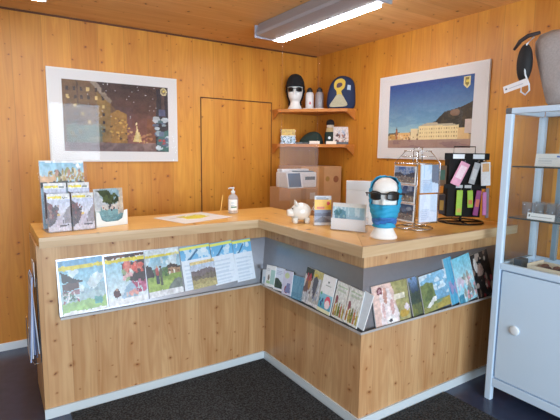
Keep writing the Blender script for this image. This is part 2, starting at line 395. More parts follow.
# brochures on the ledge -------------------------------------------------
sl = math.atan2(.07, .325)
def lean(side, s, z, w, h, tilt, t=.004, pic=None, name='brochure', label='', cat='brochure', group=None, off=0.0, curl=0):
    """stands in the ledge leaning on the sloping steel; s = distance along the arm, off = layers before it"""
    upn = {'L': Vector((0, .07, .325)), 'R': Vector((0, .07, .325)), 'M': Vector((.07, 0, .325))}[side].normalized()
    axv = {'L': Vector((1, 0, 0)), 'R': Vector((1, 0, 0)), 'M': Vector((0, -1, 0))}[side]
    nb = axv.cross(upn)*-1
    if nb.dot({'L': Vector((0, 1, 0)), 'R': Vector((0, 1, 0)), 'M': Vector((1, 0, 0))}[side]) < 0: nb = -nb
    base = {'L': Vector((s, Y1-.079, .63)), 'R': Vector((s, Y2-.079, .63)), 'M': Vector((X1-.079, -s, .63))}[side]
    k = (z-.63)/upn.z; base = base+upn*k - nb*off
    a = math.radians(tilt); up = upn*math.cos(a)+axv*math.sin(a); ri = axv*math.cos(a)-upn*math.sin(a)
    M4 = Matrix.Identity(4)
    for i in range(3): M4[i][0], M4[i][1], M4[i][2] = ri[i], nb[i], up[i]
    M4.translation = base
    o = finish(name, sheet_bm(pic, w, h, t, curl), [M_print, M_paper]); o.matrix_world = M4
    tag(o, label, cat, group); return o
YEL = (236, 222, 70)
def P(nx=44, ny=56, col=(225, 232, 236), seed=1): return Pic(nx, ny, col, seed)
# b1: chalet on the left, blue sky, pale mountains, green meadow
q = P(seed=3); q.grad(.1, 1, (190, 226, 236), (120, 190, 226)); q.mix(q.noise(3, 4) > .55, (236, 244, 248), .7)
q.hills(.42, .12, (150, 182, 196), 6); q.hills(.36, .07, (176, 204, 206), 9, k=.6); q.hills(.22, .05, (150, 196, 120), 4); q.poly([(0.05, .07), (1, .07), (1, .26), (.5, .14), (.2, .1)], (158, 204, 118))
q.poly([(.03, .80), (.47, .58), (.46, .55), (.05, .60)], (52, 52, 62)); q.rect(.05, .40, .44, .57, (92, 66, 66)); q.rect(.05, .42, .36, .43, (150, 110, 120)); q.blobs(26, .06, .42, .2, .42, .03, [(232, 226, 230), (166, 70, 84), (70, 80, 88), (90, 130, 110)])
q.rect(.72, .88, .10, .26, (88, 170, 168)); q.rect(0, 1, .9, 1, (112, 176, 220)); q.rect(0, 1, .83, .9, YEL); q.lines(.6, .9, .905, .925, 1, (50, 60, 70), .8); q.rect(0, 1, 0, .05, (232, 236, 238)); q.grit(12)
lean('L', -2.637, .637, .243, .316, -1.7, .006, q, 'magazine', 'magazine leftmost on the counter ledge, dark chalet under pale blue sky', 'magazine')
# b2: dark balcony with red flowers
q = P(seed=5); q.grad(.1, .9, (226, 236, 242), (140, 200, 226)); q.poly([(.38, .82), (1, .86), (1, .35), (.78, .42), (.42, .48), (.46, .72)], (56, 44, 50)); q.rect(.4, .46, .5, .82, (60, 48, 48))
q.blobs(24, .5, .98, .62, .82, .06, [(226, 82, 66), (206, 60, 62), (232, 128, 110)]); q.blobs(16, .42, .66, .5, .66, .05, [(222, 232, 228), (150, 180, 130), (236, 180, 186)])
q.blobs(30, .6, 1, .22, .42, .05, [(196, 84, 130), (214, 120, 160), (170, 60, 100)]); q.poly([(.3, .1), (.45, .34), (.62, .44), (.72, .3), (.75, .1)], (150, 184, 212)); q.ell(.22, .24, .08, .09, (78, 34, 40)); q.ell(.22, .31, .03, .03, (180, 140, 120)); q.blobs(10, .45, .75, .16, .24, .035, [(226, 150, 140), (210, 190, 180)])
q.rect(0, 1, 0, .13, (232, 236, 240)); q.rect(0, 1, .94, 1, (84, 44, 34)); q.blobs(8, .1, .9, .92, 1, .05, [(120, 60, 40), (50, 30, 30)]); q.rect(0, 1, .86, .93, (238, 220, 40)); q.grit(12)
lean('L', -2.388, .645, .236, .305, -1.1, .005, q, 'magazine', 'magazine with red geraniums on a dark balcony cover, second from left on ledge', 'magazine')
# b3: people walking before chalet on meadow
q = P(seed=7); q.grad(.4, .9, (206, 226, 236), (120, 186, 216)); q.mix(q.noise(3, 3) > .6, (240, 244, 246), .6); q.hills(.58, .06, (92, 128, 110), 5); q.rect(0, 1, .12, .44, (138, 172, 82)); q.hills(.34, .06, (160, 190, 92), 5)
q.poly([(0, .42), (0, .68), (.14, .66), (.2, .5), (.2, .4)], (58, 54, 60)); q.poly([(.42, .5), (.7, .66), (1, .6), (1, .55), (.72, .58)], (72, 60, 58)); q.rect(.55, .98, .44, .57, (168, 132, 100)); q.blobs(10, .55, .98, .46, .55, .025, [(240, 236, 220), (90, 60, 50)])
q.blobs(12, .34, .6, .42, .58, .05, [(70, 110, 66), (90, 130, 70)]); q.rect(.26, .34, .26, .46, (70, 76, 96)); q.rect(.25, .35, .44, .6, (190, 88, 88)); q.ell(.3, .64, .03, .03, (200, 160, 130)); q.rect(.37, .44, .24, .58, (92, 98, 84)); q.ell(.4, .62, .03, .03, (90, 66, 50))
q.poly([(.55, .12), (.7, .28), (.9, .34), (1, .3), (1, .12)], (120, 134, 130)); q.rect(0, 1, 0, .12, (228, 232, 238)); q.rect(0, 1, .88, 1, (214, 230, 236)); q.rect(0, .75, .84, .9, YEL); q.rect(.75, 1, .84, .9, (226, 222, 150)); q.lines(.72, .93, .875, .89, 1, (50, 60, 70), .8); q.grit(12)
lean('L', -2.146, .656, .226, .302, -2.3, .005, q, 'magazine', 'magazine with walkers on a green meadow before a chalet, third from left', 'magazine')
def bluetop(seed, lines=True):
    q = P(34, 50, (214, 226, 238), seed); q.grad(.68, 1, (120, 184, 226), (90, 168, 214)); q.mix((q.noise(4, 4) > .55) & (q.V > .68), (210, 230, 242), .8); q.poly([(.2, .68), (.55, .9), (.6, .88), (.3, .68)], (60, 110, 150)); q.ell(.78, .85, .1, .06, (226, 238, 244), .7)
    q.rect(0, 1, .93, .985, (220, 226, 110)); q.rect(0, 1, .985, 1, (120, 176, 206))
    if lines: q.lines(.08, .92, .05, .62, 22, (176, 196, 216), .6, .5)
    return q.grit(6)
lean('L', -1.915, .666, .215, .292, -3.2, .003, bluetop(11), 'leaflet', 'white leaflet with blue mountain top, partly behind a smaller brown hills leaflet', 'leaflet')
q = P(36, 36, seed=13); q.grad(.6, .88, (206, 214, 232), (178, 204, 232)); q.hills(.66, .09, (122, 112, 118), 4); q.hills(.5, .1, (120, 112, 100), 5); q.hills(.32, .08, (170, 160, 110), 5); q.hills(.16, .05, (190, 180, 124), 6); q.rect(0, 1, .88, 1, (232, 214, 150)); q.rect(.4, .95, .91, .95, (200, 130, 90), .6); q.grit(16)
lean('L', -1.877, .668, .176, .182, -4.0, .003, q, 'leaflet', 'small leaflet with brown and yellow hills, standing before a white leaflet', 'leaflet', off=.006)
lean('L', -1.715, .670, .168, .293, -4.2, .003, bluetop(17), 'leaflet', 'white printed leaflet with blue mountain top, second from the inner corner', 'leaflet', off=.002)
lean('L', -1.557, .666, .148, .297, -3.2, .003, bluetop(19), 'leaflet', 'white printed leaflet with blue mountain top, nearest the inner counter corner', 'leaflet')
# middle arm
q = P(16, 24, (222, 232, 240), 21); q.rect(.3, .8, .1, .5, (150, 190, 214)); q.grit(8)
lean('M', 1.300, .632, .060, .105, -12, .004, q, 'leaflet', 'smallest pale blue leaflet tucked into the inner corner of the ledge', 'leaflet')
q = P(28, 30, (238, 240, 240), 22); q.rect(.55, 1, .15, .8, (168, 206, 200)); q.ell(.35, .42, .1, .14, (120, 110, 96)); q.ell(.35, .2, .2, .08, (170, 200, 150)); q.lines(.1, .5, .75, .85, 2, (150, 160, 166)); q.grit(8)
lean('M', 1.375, .632, .120, .15, -6, .004, q, 'leaflet', 'white leaflet with small brown figure and pale green edge near inner corner', 'leaflet', off=.004)
q = P(28, 30, (214, 226, 244), 23); q.poly([(0, .12), (0, .5), (.4, .55), (.9, .3), (.9, .1)], (40, 62, 40)); q.blobs(6, .1, .8, .15, .4, .06, [(60, 90, 50), (30, 44, 40)]); q.lines(.2, .8, .7, .9, 3, (120, 140, 180)); q.rect(0, 1, 0, .08, (236, 236, 236)); q.grit(8)
lean('M', 1.482, .634, .118, .155, -6, .004, q, 'leaflet', 'pale blue leaflet with a dark green bush at its foot', 'leaflet')
q = P(28, 30, (206, 208, 232), 24); q.ell(.4, .8, .25, .12, (196, 210, 160)); q.ell(.45, .22, .2, .16, (150, 70, 96)); q.poly([(.3, .1), (.5, .5), (.8, .5), (.9, .1)], (120, 130, 176)); q.grit(8)
lean('M', 1.592, .632, .106, .160, -6, .004, q, 'leaflet', 'lilac leaflet with a wine red spot, left of the teal blue booklet', 'leaflet', off=.004)
q = P(28, 30, (104, 156, 184), 25); q.mix(q.noise(6, 1) > .5, (88, 140, 172), .7); q.lines(.1, .9, .1, .3, 3, (70, 120, 150)); q.grit(8)
lean('M', 1.702, .634, .125, .150, -4, .006, q, 'booklet', 'plain teal blue booklet leaning in the middle of the ledge', 'booklet')
q = P(22, 44, (120, 90, 92), 26); q.rect(0, 1, .75, 1, (52, 60, 50)); q.blobs(14, 0, 1, .45, .75, .12, [(206, 60, 84), (226, 226, 230), (180, 130, 60)]); q.rect(0, 1, 0, .3, (224, 226, 232)); q.blobs(8, 0, 1, .1, .3, .1, [(206, 212, 222), (180, 190, 200)]); q.grit(14)
lean('M', 1.790, .640, .085, .222, 3.0, .006, q, 'leaflet', 'narrow leaflet, dark top with red and white spots, right of teal booklet', 'leaflet')
q = P(26, 50, (190, 190, 186), 27); q.rect(0, 1, .8, 1, (214, 206, 130)); q.ell(.3, .84, .2, .07, (232, 196, 60)); q.poly([(.1, .75), (.35, .85), (.6, .72), (.5, .3), (.15, .35)], (92, 96, 112)); q.poly([(.6, .8), (.8, .8), (.85, .3), (.6, .2)], (212, 220, 232)); q.blobs(14, .05, .9, .12, .45, .07, [(150, 170, 206), (90, 90, 110), (220, 224, 232)]); q.rect(0, 1, 0, .08, (232, 232, 234)); q.grit(14)
lean('M', 1.878, .640, .098, .222, 3.2, .005, q, 'leaflet', 'leaflet with a street crowd and yellow corner, left of the pink flower one', 'leaflet', off=.003)
q = P(30, 54, (240, 242, 244), 28); q.grad(.1, .5, (80, 160, 190), (150, 206, 226)); q.rect(0, 1, .5, 1, (240, 242, 244)); q.rect(.3, .75, .72, .75, (90, 110, 100), .6); q.ell(.5, .83, .06, .03, (110, 120, 120)); q.ell(.68, .3, .22, .17, (232, 96, 122)); q.ell(.68, .24, .18, .12, (244, 228, 234)); q.blobs(8, .05, .35, .14, .5, .05, [(40, 80, 140), (90, 170, 120), (40, 60, 90)]); q.rect(0, 1, 0, .09, (228, 228, 190)); q.grit(8)
lean('M', 1.988, .635, .118, .222, 1.5, .006, q, 'leaflet', 'white leaflet with blue lower half and round pink flower', 'leaflet', off=.004)
def bottles(seed):
    q = P(26, 50, (238, 242, 238), seed); q.rect(.1, .9, .86, .9, (160, 196, 150), .6); q.rect(.1, .8, .74, .8, (170, 200, 160), .5); q.ell(.2, .5, .1, .12, (150, 70, 84), .9)
    for i, c in enumerate([(214, 150, 70), (176, 170, 50), (120, 140, 50), (206, 120, 70), (196, 184, 70)]):
        u = .14+i*.18; q.rect(u-.06, u+.07, .06, .34+.05*(i % 2), c); q.rect(u-.02, u+.03, .34, .46, c)
    q.blobs(10, .05, .95, .05, .3, .05, [(150, 90, 50), (230, 200, 90)], .6); return q.grit(10)
lean('M', 2.108, .637, .105, .21, 2, .006, bottles(31), 'leaflet', 'white leaflet with amber and green bottles, further from the front corner', 'leaflet')
lean('M', 2.222, .638, .112, .205, 3, .006, bottles(32), 'leaflet', 'white leaflet with amber and green bottles, next to the front corner', 'leaflet', off=.004)
q = P(16, 40, (214, 226, 236), 33); q.grit(5)
lean('M', 2.292, .645, .070, .200, 7.5, .006, q, 'booklet', 'plain pale blue booklet standing at the front corner of the ledge', 'booklet')
# right arm
q = P(56, 44, (176, 168, 110), 41); q.mix(q.noise(6, 5) > .5, (150, 152, 92), .6); q.poly([(0, 0), (0, 1), (.52, 1), (.62, .6), (.66, 0)], (232, 200, 190)); q.poly([(.16, 0), (.2, .75), (.34, .9), (.48, .85), (.55, .5), (.66, .3), (.66, 0)], (238, 226, 228))
q.ell(.34, .72, .05, .22, (206, 156, 140)); q.ell(.2, .84, .075, .1, (122, 44, 60)); q.ell(.2, .84, .045, .06, (190, 150, 160)); q.ell(.5, .4, .05, .2, (214, 170, 166)); q.poly([(.3, 0), (.36, .16), (.5, .2), (.58, 0)], (246, 246, 248)); q.ell(.42, .08, .04, .05, (70, 70, 80)); q.ell(.26, .35, .04, .2, (222, 186, 186)); q.rect(.58, .9, .55, .68, (228, 222, 200)); q.ell(.82, .16, .14, .1, (196, 160, 60)); q.ell(.92, .3, .06, .1, (224, 212, 220)); q.grit(12)
lean('R', -1.185, .630, .285, .228, -1.2, .006, q, 'magazine', 'magazine with a person in white robe on pink, at the front corner', 'magazine')
q = P(16, 40, (56, 72, 60), 42); q.grad(.6, 1, (50, 66, 90), (120, 160, 216)); q.rect(0, 1, 0, .3, (120, 126, 60)); q.mix(q.noise(2, 7) > .5, (80, 92, 60), .6); q.grit(14)
lean('R', -.978, .634, .085, .228, -4.5, .007, q, 'booklet', 'dark blue and green booklet, right of the pink robe magazine', 'booklet')
q = P(50, 44, (120, 150, 110), 43); q.grad(.25, 1, (110, 168, 206), (130, 190, 226)); q.mix((q.noise(4, 4) > .52) & (q.V > .35), (226, 238, 246), .75); q.poly([(0, 0), (0, .75), (.25, .8), (.45, .72), (.5, .3), (.5, 0)], (116, 132, 72)); q.poly([(.1, .3), (.3, .7), (.42, .5), (.4, .3)], (96, 116, 64)); q.rect(0, 1, 0, .16, (150, 150, 80)); q.poly([(.5, 0), (.5, .12), (.8, .22), (1, .26), (1, 0)], (176, 160, 70)); q.poly([(.12, .14), (.4, .36), (.52, .36), (.5, .24), (.2, .1)], (226, 230, 226)); q.grit(12)
lean('R', -.800, .639, .255, .226, -4.8, .006, q, 'magazine', 'magazine with green hill, white patch and blue cloudy sky', 'magazine', off=.004)
q = P(16, 50, (70, 150, 186), 44); q.mix(q.noise(5, 1) > .5, (96, 172, 202), .7); q.blobs(14, .2, 1, .3, .45, .1, [(150, 140, 180), (70, 120, 170)]); q.grit(8)
lean('R', -.620, .639, .080, .300, -7.6, .007, q, 'booklet', 'thick blue booklet with its spine showing, left of the pink blossom magazine', 'booklet')
q = P(40, 56, (150, 212, 232), 45); q.grad(.4, 1, (196, 230, 240), (104, 196, 224)); q.blobs(40, .3, 1, .05, .55, .07, [(220, 96, 120), (232, 150, 160), (160, 160, 150), (226, 226, 226), (120, 130, 130)]); q.blobs(6, 0, .4, .3, .5, .06, [(206, 190, 210)]); q.rect(0, .3, 0, .2, (60, 140, 170)); q.grit(14)
lean('R', -.490, .635, .190, .300, -7.8, .005, q, 'magazine', 'light blue magazine with pink and white blossoms, beside the thick blue booklet', 'magazine', off=.006)
q = P(42, 56, (44, 42, 44), 46); q.blobs(46, .02, .98, .02, .98, .08, [(206, 186, 172), (226, 220, 214), (60, 46, 44), (30, 30, 34), (150, 120, 104), (200, 70, 90), (24, 24, 28)]); q.ell(.4, .62, .2, .14, (206, 170, 156)); q.ell(.2, .75, .1, .16, (222, 220, 220)); q.grit(14)
lean('R', -.278, .634, .200, .302, -8.6, .006, q, 'magazine', 'dark magazine with a crowd of pale figures, rightmost beside the cabinet', 'magazine')

# leaflets in the rack on the left end of the counter
T2 = thing('leaflet_rack', 'narrow wire leaflet rack screwed to the left end of the counter', 'rack', (X0-.001, -1.08, .36))
bm = bmesh.new()
for yy in (-.11, .11):
    tube([(-.004, yy, .50), (-.004, yy, .0), (-.04, yy, -.006), (-.058, yy, .03), (-.058, yy, .22)], .0025, bm, 6)
for zz in (.02, .22): tube([(-.058, -.11, zz), (-.058, .11, zz)], .0025, bm, 6)
finish('wire_frame', bm, M_chrome, T2)
random.seed(4)
lc = [((156, 176, 214), 'pale blue folded leaflet'), ((206, 216, 230), 'white folded leaflet'), ((112, 132, 176), 'mid blue folded leaflet'), ((60, 70, 100), 'navy folded leaflet'), ((196, 206, 220), 'light grey folded leaflet')]
names_ = ['outermost in the rack on counter end', 'second outermost in the rack on counter end', 'in the middle of the rack on counter end', 'second from the wood in the counter end rack', 'closest to the wood in the counter end rack']
for i in range(5):
    q = Pic(10, 30, lc[i][0], 60+i); q.rect(0, 1, 0, .25, (196, 212, 232), .7); q.mix(q.noise(1, 8) > .55, (214, 220, 232), .5); q.grit(10)
    o = sheet('leaflet', q, .19, .50-.03*i, .006, None, (X0-.061+.0118*i, -1.08+.012*(i-2), .372+.008*((i*2)%5)), (0, 0, -PI/2), [M_print, mat('leaflet_edge_%d' % i, lc[i][0], .6)])
    o.rotation_euler = (math.radians(-3.5+1.6*i), 0, -PI/2)
    tag(o, lc[i][1]+' '+names_[i], 'leaflet')
q = Pic(10, 12, (226, 228, 232), 70); q.blobs(4, 0, 1, 0, 1, .2, [(190, 60, 60), (150, 160, 190)], .5)
o = sheet('leaflet', q, .12, .14, .003, None, (X0-.014, -1.09, .80), (0, 0, -PI/2)); tag(o, 'short white leaflet poking up highest from the rack on counter end', 'leaflet')

# ================================================================== pictures on the walls
def framed(name, label, loc, rz, W, Hh, mw, pic, foot):
    t = thing(name, label, 'picture', loc, rz)
    bm = bmesh.new()
    box(bm, -W/2, W/2, -.020, -.002, 0, Hh)
    f = finish('frame', bm, M_frame, t)
    mm = finish('mount_board', bx(-W/2+.012, W/2-.012, -.0215, -.0205, .012, Hh-.012), mat('white_mount_board', (224, 222, 220), .6), t)
    l, r, b, tp = mw
    s = sheet('print', pic, W-l-r, Hh-b-tp, .0008, t, ((l-r)/2, -.0232, b), mats=[M_poster, M_paper])
    finish('glass_cover', bx(-W/2+.012, W/2-.012, -.026, -.025, .012, Hh-.012), M_glare, t)
    return t
# night scene: christmas market square
q = Pic(130, 88, (96, 60, 44), 80)
q.grad(.1, 1, (158, 92, 78), (58, 38, 34)); q.mix((q.V > .55) & (q.noise(5, 4) > .55), (84, 52, 46), .5)
q.poly([(0, .1), (0, 1), (.24, 1), (.42, .7), (.48, .62), (.5, .14)], (120, 84, 48)); q.poly([(.24, 1), (.30, 1), (.44, .74), (.42, .68)], (150, 130, 110))
q.poly([(.12, .1), (.12, 1), (.14, 1), (.14, .1)], (88, 60, 40)); q.poly([(.3, .14), (.3, .86), (.42, .7), (.44, .14)], (150, 112, 52))
for i in range(6):
    for j in range(6):
        u = .03+.063*i; v = .28+.115*j
        if v < .93-.5*max(0, u-.25): q.rect(u, u+.022, v, v+.05, (62, 44, 40) if (i+j) % 4 else (226, 190, 110))
q.poly([(.42, .12), (.42, .55), (.5, .62), (.58, .55), (.58, .12)], (168, 118, 44)); q.blobs(40, .42, .6, .14, .5, .012, [(232, 180, 70), (80, 50, 34), (214, 150, 60)])
q.rect(0.02, .34, .1, .38, (104, 124, 112), .75); q.blobs(40, .02, .36, .12, .4, .022, [(120, 140, 130), (150, 130, 90), (90, 110, 110), (160, 150, 130)], .6)
q.poly([(.78, .14), (.78, .5), (.86, .5), (.86, .14)], (130, 74, 46)); q.blobs(24, .6, .86, .12, .3, .016, [(210, 140, 90), (240, 190, 110), (120, 60, 50)], .7)
q.poly([(.63, .15), (.675, .36), (.72, .15)], (240, 206, 120)); q.poly([(.655, .16), (.675, .42), (.695, .16)], (246, 220, 150)); q.ell(.675, .42, .008, .02, (250, 230, 170))
q.rect(0, .88, 0, .12, (120, 94, 92)); q.mix((q.V < .14) & (q.noise(8, 3) > .5), (150, 120, 116), .6)
q.poly([(.86, .0), (.88, .96), (1, 1), (1, 0)], (40, 36, 48)); q.rect(.93, .96, .5, .95, (84, 60, 60)); q.poly([(.86, .02), (.9, .3), (1, .34), (1, 0)], (60, 116, 112)); q.blobs(26, .86, 1, .06, .5, .035, [(206, 220, 226), (150, 176, 186), (60, 96, 104), (90, 110, 140)], .9); q.rect(.9, .97, .56, .66, (84, 92, 130)); q.blobs(5, .88, .96, .1, .2, .014, [(200, 60, 60)])
q.blobs(46, .1, .88, .45, .98, .0045, [(226, 220, 220)], .9)
q.ell(.955, .93, .034, .06, (222, 206, 150)); q.ell(.955, .93, .024, .042, (120, 100, 70), .8); q.ell(.955, .94, .012, .02, (230, 200, 80))
q.grit(10, 40, 30)
framed('framed_picture', 'white framed night picture of an old square with lit tree, back wall', (-2.125, -.0005, 1.486), 0, 1.048, .735, (.105, .085, .085, .085), q, 0)
# daylight scene: town at a lake
q = Pic(130, 88, (60, 110, 160), 81)
q.grad(.2, 1, (160, 200, 204), (28, 70, 140)); q.mix((q.noise(3, 6) > .55) & (q.V > .3), (70, 120, 164), .25)
q.poly([(.3, .16), (.38, .25), (.5, .34), (.6, .38), (.7, .52), (.78, .54), (.9, .58), (1, .64), (1, .16)], (56, 50, 40)); q.mix((q.noise(12, 10) > .55) & (q.U > .42) & (q.V > .2) & (q.V < .55) & (q.V < .2+(q.U-.3)*.65), (84, 72, 50), .6); q.ell(.82, .5, .05, .05, (150, 112, 84), .8)
q.hills(.24, .02, (92, 96, 92), 8, lo=.17)
q.rect(0, 1, .12, .19, (190, 160, 116)); q.rect(.02, .1, .14, .22, (206, 160, 90)); q.rect(.105, .13, .14, .28, (180, 110, 70)); q.poly([(.105, .28), (.118, .34), (.13, .28)], (90, 70, 60)); q.rect(.14, .3, .14, .24, (222, 180, 120)); q.rect(.31, .4, .13, .3, (226, 206, 160)); q.rect(.41, .87, .13, .33, (236, 214, 160)); q.poly([(.41, .33), (.5, .37), (.62, .38), (.64, .35), (.8, .35), (.87, .32)], (190, 176, 150)); q.rect(.86, .98, .13, .28, (222, 186, 130)); q.rect(.93, 1, .2, .4, (206, 190, 180))
for i in range(16):
    for j in range(3): q.rect(.425+i*.028, .435+i*.028, .16+j*.055, .185+j*.055, (160, 130, 96), .8)
q.blobs(20, .03, .4, .13, .2, .012, [(120, 90, 60), (240, 220, 180)], .7)
q.rect(0, 1, 0, .12, (150, 120, 116)); q.mix((q.V < .12) & (q.noise(4, 14) > .5), (176, 146, 130), .7)
q.poly([(.895, .98), (.895, .87), (.93, .81), (.965, .87), (.965, .98)], (226, 214, 150)); q.poly([(.91, .965), (.91, .88), (.93, .84), (.95, .88), (.95, .965)], (140, 124, 60)); q.rect(.915, .945, .90, .93, (226, 206, 90))
q.grit(6, 40, 30)
framed('framed_picture', 'white framed picture of lakeside town under deep blue sky, right wall', (-.0005, -1.512, 1.536), -PI/2, 1.07, .724, (.128, .112, .095, .085), q, 0)

# ================================================================== ceiling lamps
def lamp(dx, dy, label):
    t = thing('ceiling_lamp', label, 'lamp', (-1.06+dx, -1.32+dy, 2.50), 0)
    hz = H-2.50-.001; a, b = -.60, .60
    bm = bmesh.new()   # housing: flat grey tray with sloped sides
    pr = [(-.13, .035), (-.12, .015), (.045, .002), (.045, .02), (.14, .02), (.15, .04), (.12, hz), (-.10, hz)]
    A = [bm.verts.new((x, a, z)) for x, z in pr]; B = [bm.verts.new((x, b, z)) for x, z in pr]
    for i in range(len(pr)): bm.faces.new((A[i], A[(i+1) % len(pr)], B[(i+1) % len(pr)], B[i]))
    bm.faces.new(A[::-1]); bm.faces.new(B); bmesh.ops.recalc_face_normals(bm, faces=bm.faces[:])
    finish('housing', bm, mat('grey_lamp_housing', (168, 172, 184), .4, .3), t)
    finish('end_cap', bx(-.132, .151, b, b+.012, .0, hz-.01, bev=.003), mat('grey_lamp_housing'), t)
    finish('end_cap', bx(-.132, .151, a-.012, a, .0, hz-.01, bev=.003), mat('grey_lamp_housing'), t)
    finish('diffuser', bx(.055, .130, a+.06, b-.004, -.004, .0185, bev=.004), mat('lit_diffuser', (255, 250, 240), .5, emit=(250, 250, 255), es=LAMP_E), t)
LAMP_E = 34
lamp(0, 0, 'long grey ceiling lamp with a lit strip above the counter')
lamp(-1.79, .0, 'ceiling lamp whose lit end just shows at the top left')

# ================================================================== display cabinet
CX, CY0, CY1 = -.43, -2.432, -3.50
Tc = thing('display_cabinet', 'white display cabinet with glass upper half and solid lower door', 'cabinet', (CX/2, (CY0+CY1)/2, 0))
def cp(name, bm, mt_=M_cab, sm=False, par=None): return finish(name, bm, mt_, par or Tc, sm, world=True)
ZT, ZM = 1.862, .915
for (x, y, n) in ((CX, CY0, 0), (CX, CY1+.042, 1), (-.04, CY0, 2), (-.04, CY1+.042, 3)):
    cp('corner_post', bx(x, x+.036, y-.042, y, 0, ZT-.034, bev=.006), M_cab)
cp('top_rail', bx(CX, CX+.036, CY1, CY0-.036, ZT-.034, ZT, bev=.005)); cp('top_rail', bx(-.04, -.004, CY1, CY0-.036, ZT-.034, ZT, bev=.005))
cp('top_rail', bx(CX+.036, -.04, CY0-.036, CY0, ZT-.034, ZT, bev=.005)); 
cp('corner_cap', bx(CX-.001, CX+.035, CY0-.036, CY0+.001, ZT-.034, ZT+.001, bev=.007), mat('grey_corner_cap', (96, 96, 100), .5))
cp('inner_post', bx(-.075, -.042, -2.62, -2.59, ZM, ZT-.034, bev=.004), mat('pale_blue_aluminium', (150, 176, 196), .35, .6))
cp('base_deck', bx(CX+.036, -.04, CY1+.042, CY0-.042, ZM-.06, ZM-.042))
cp('base_rail', bx(CX, CX+.03, CY1+.042, CY0-.042, ZM-.04, ZM, bev=.004))
cp('base_rail', bx(CX+.004, CX+.03, CY1+.042, CY0-.042, .10, .155, bev=.004))
cp('side_panel', bx(CX+.036, -.04, CY0-.03, CY0-.02, .105, ZM)); cp('back_panel', bx(-.02, -.012, CY1+.042, CY0-.042, .105, ZM)); cp('bottom_panel', bx(CX+.036, -.04, CY1+.042, CY0-.042, .105, .12))
cp('side_rail', bx(CX+.036, -.04, CY0-.04, CY0-.008, ZM-.03, ZM, bev=.003))
dp = cp('door', bx(CX+.006, CX+.024, CY1+.05, CY0-.055, .165, ZM-.048, bev=.002), M_cab)
kb = finish('knob', lathe([(.002, -.010), (.028, -.010), (.030, -.004), (.030, .002), (.027, .006), (.012, .008), (.002, .008)], 24), M_white, dp, True)
kb.matrix_basis = Matrix.Translation(dp.matrix_parent_inverse @ (Vector((CX-.0, -2.592, .515))-Vector((CX/2, (CY0+CY1)/2, 0)))) @ Euler((0, -PI/2, 0)).to_matrix().to_4x4()
for z in (1.518, 1.205): cp('glass_shelf', bx(CX+.04, -.08, CY1+.05, CY0-.046, z-.008, z), mat('green_glass_edge', (90, 130, 130), .12, coat=1) if 0 else glassy('shelf_glass', (238, 248, 248), .08))
cp('glass_pane', bx(CX+.012, CX+.017, CY1+.042, CY0-.042, ZM, ZT-.034), M_glass); cp('glass_pane', bx(CX+.036, -.04, CY0-.022, CY0-.017, ZM, ZT-.034), M_glass)
for z in (1.518, 1.205): cp('shelf_edge', bx(CX+.0395, CX+.043, CY1+.05, CY0-.046, z-.0085, z+.0005), mat('dark_glass_edge', (44, 62, 66), .2))
# things in the cabinet (on shelves and deck)
def card(name, label, loc, w, h, pic, rz=-PI/2, rx=-.12, t=.002, cat='card', group=None):
    o = sheet(name, pic, w, h, t, None, loc, (rx, 0, rz)); tag(o, label, cat, group); return o
q = Pic(26, 14, (226, 228, 226), 90); q.lines(.1, .8, .2, .75, 3, (190, 196, 200), .7); q.rect(.78, .9, .7, .85, (90, 120, 190)); 
card('info_card', 'white card with small blue mark on the upper glass shelf', (-.30, -2.64, 1.519), .155, .075, q)
q = Pic(20, 14, (222, 224, 222), 91); q.lines(.1, .8, .2, .75, 3, (196, 200, 204), .7)
card('info_card', 'white card cut by the right picture edge, upper glass shelf', (-.30, -2.83, 1.519), .15, .075, q)
q = Pic(40, 8, (236, 238, 238), 92); q.rect(.04, .09, .35, .7, (70, 70, 76)); q.rect(.14, .9, .4, .55, (150, 156, 160), .7)
card('info_card', 'long white label strip before the glasses on the lower shelf', (-.375, -2.66, 1.206), .155, .038, q)
glm = glassy('tumbler_glass', (248, 250, 252), .12)
g0 = None; gn = 0
for i, (gx, gy) in enumerate([(-.25, -2.515), (-.25, -2.585), (-.25, -2.655), (-.25, -2.725), (-.16, -2.55), (-.16, -2.62), (-.16, -2.69)]):
    if g0 is None:
        g0 = finish('drinking_glass', lathe([(.022, 0), (.028, .012), (.031, .085), (.0295, .085), (.026, .014), (.002, .012)], 20), glm, None, True); o = g0
        tag(g0, '', 'glass', 'drinking glasses on the lower cabinet shelf')
    else: o = g0.copy(); C.objects.link(o)
    o.location = (gx, gy, 1.206)
    o['label'] = 'clear drinking glass standing in the rows on the lower cabinet shelf'
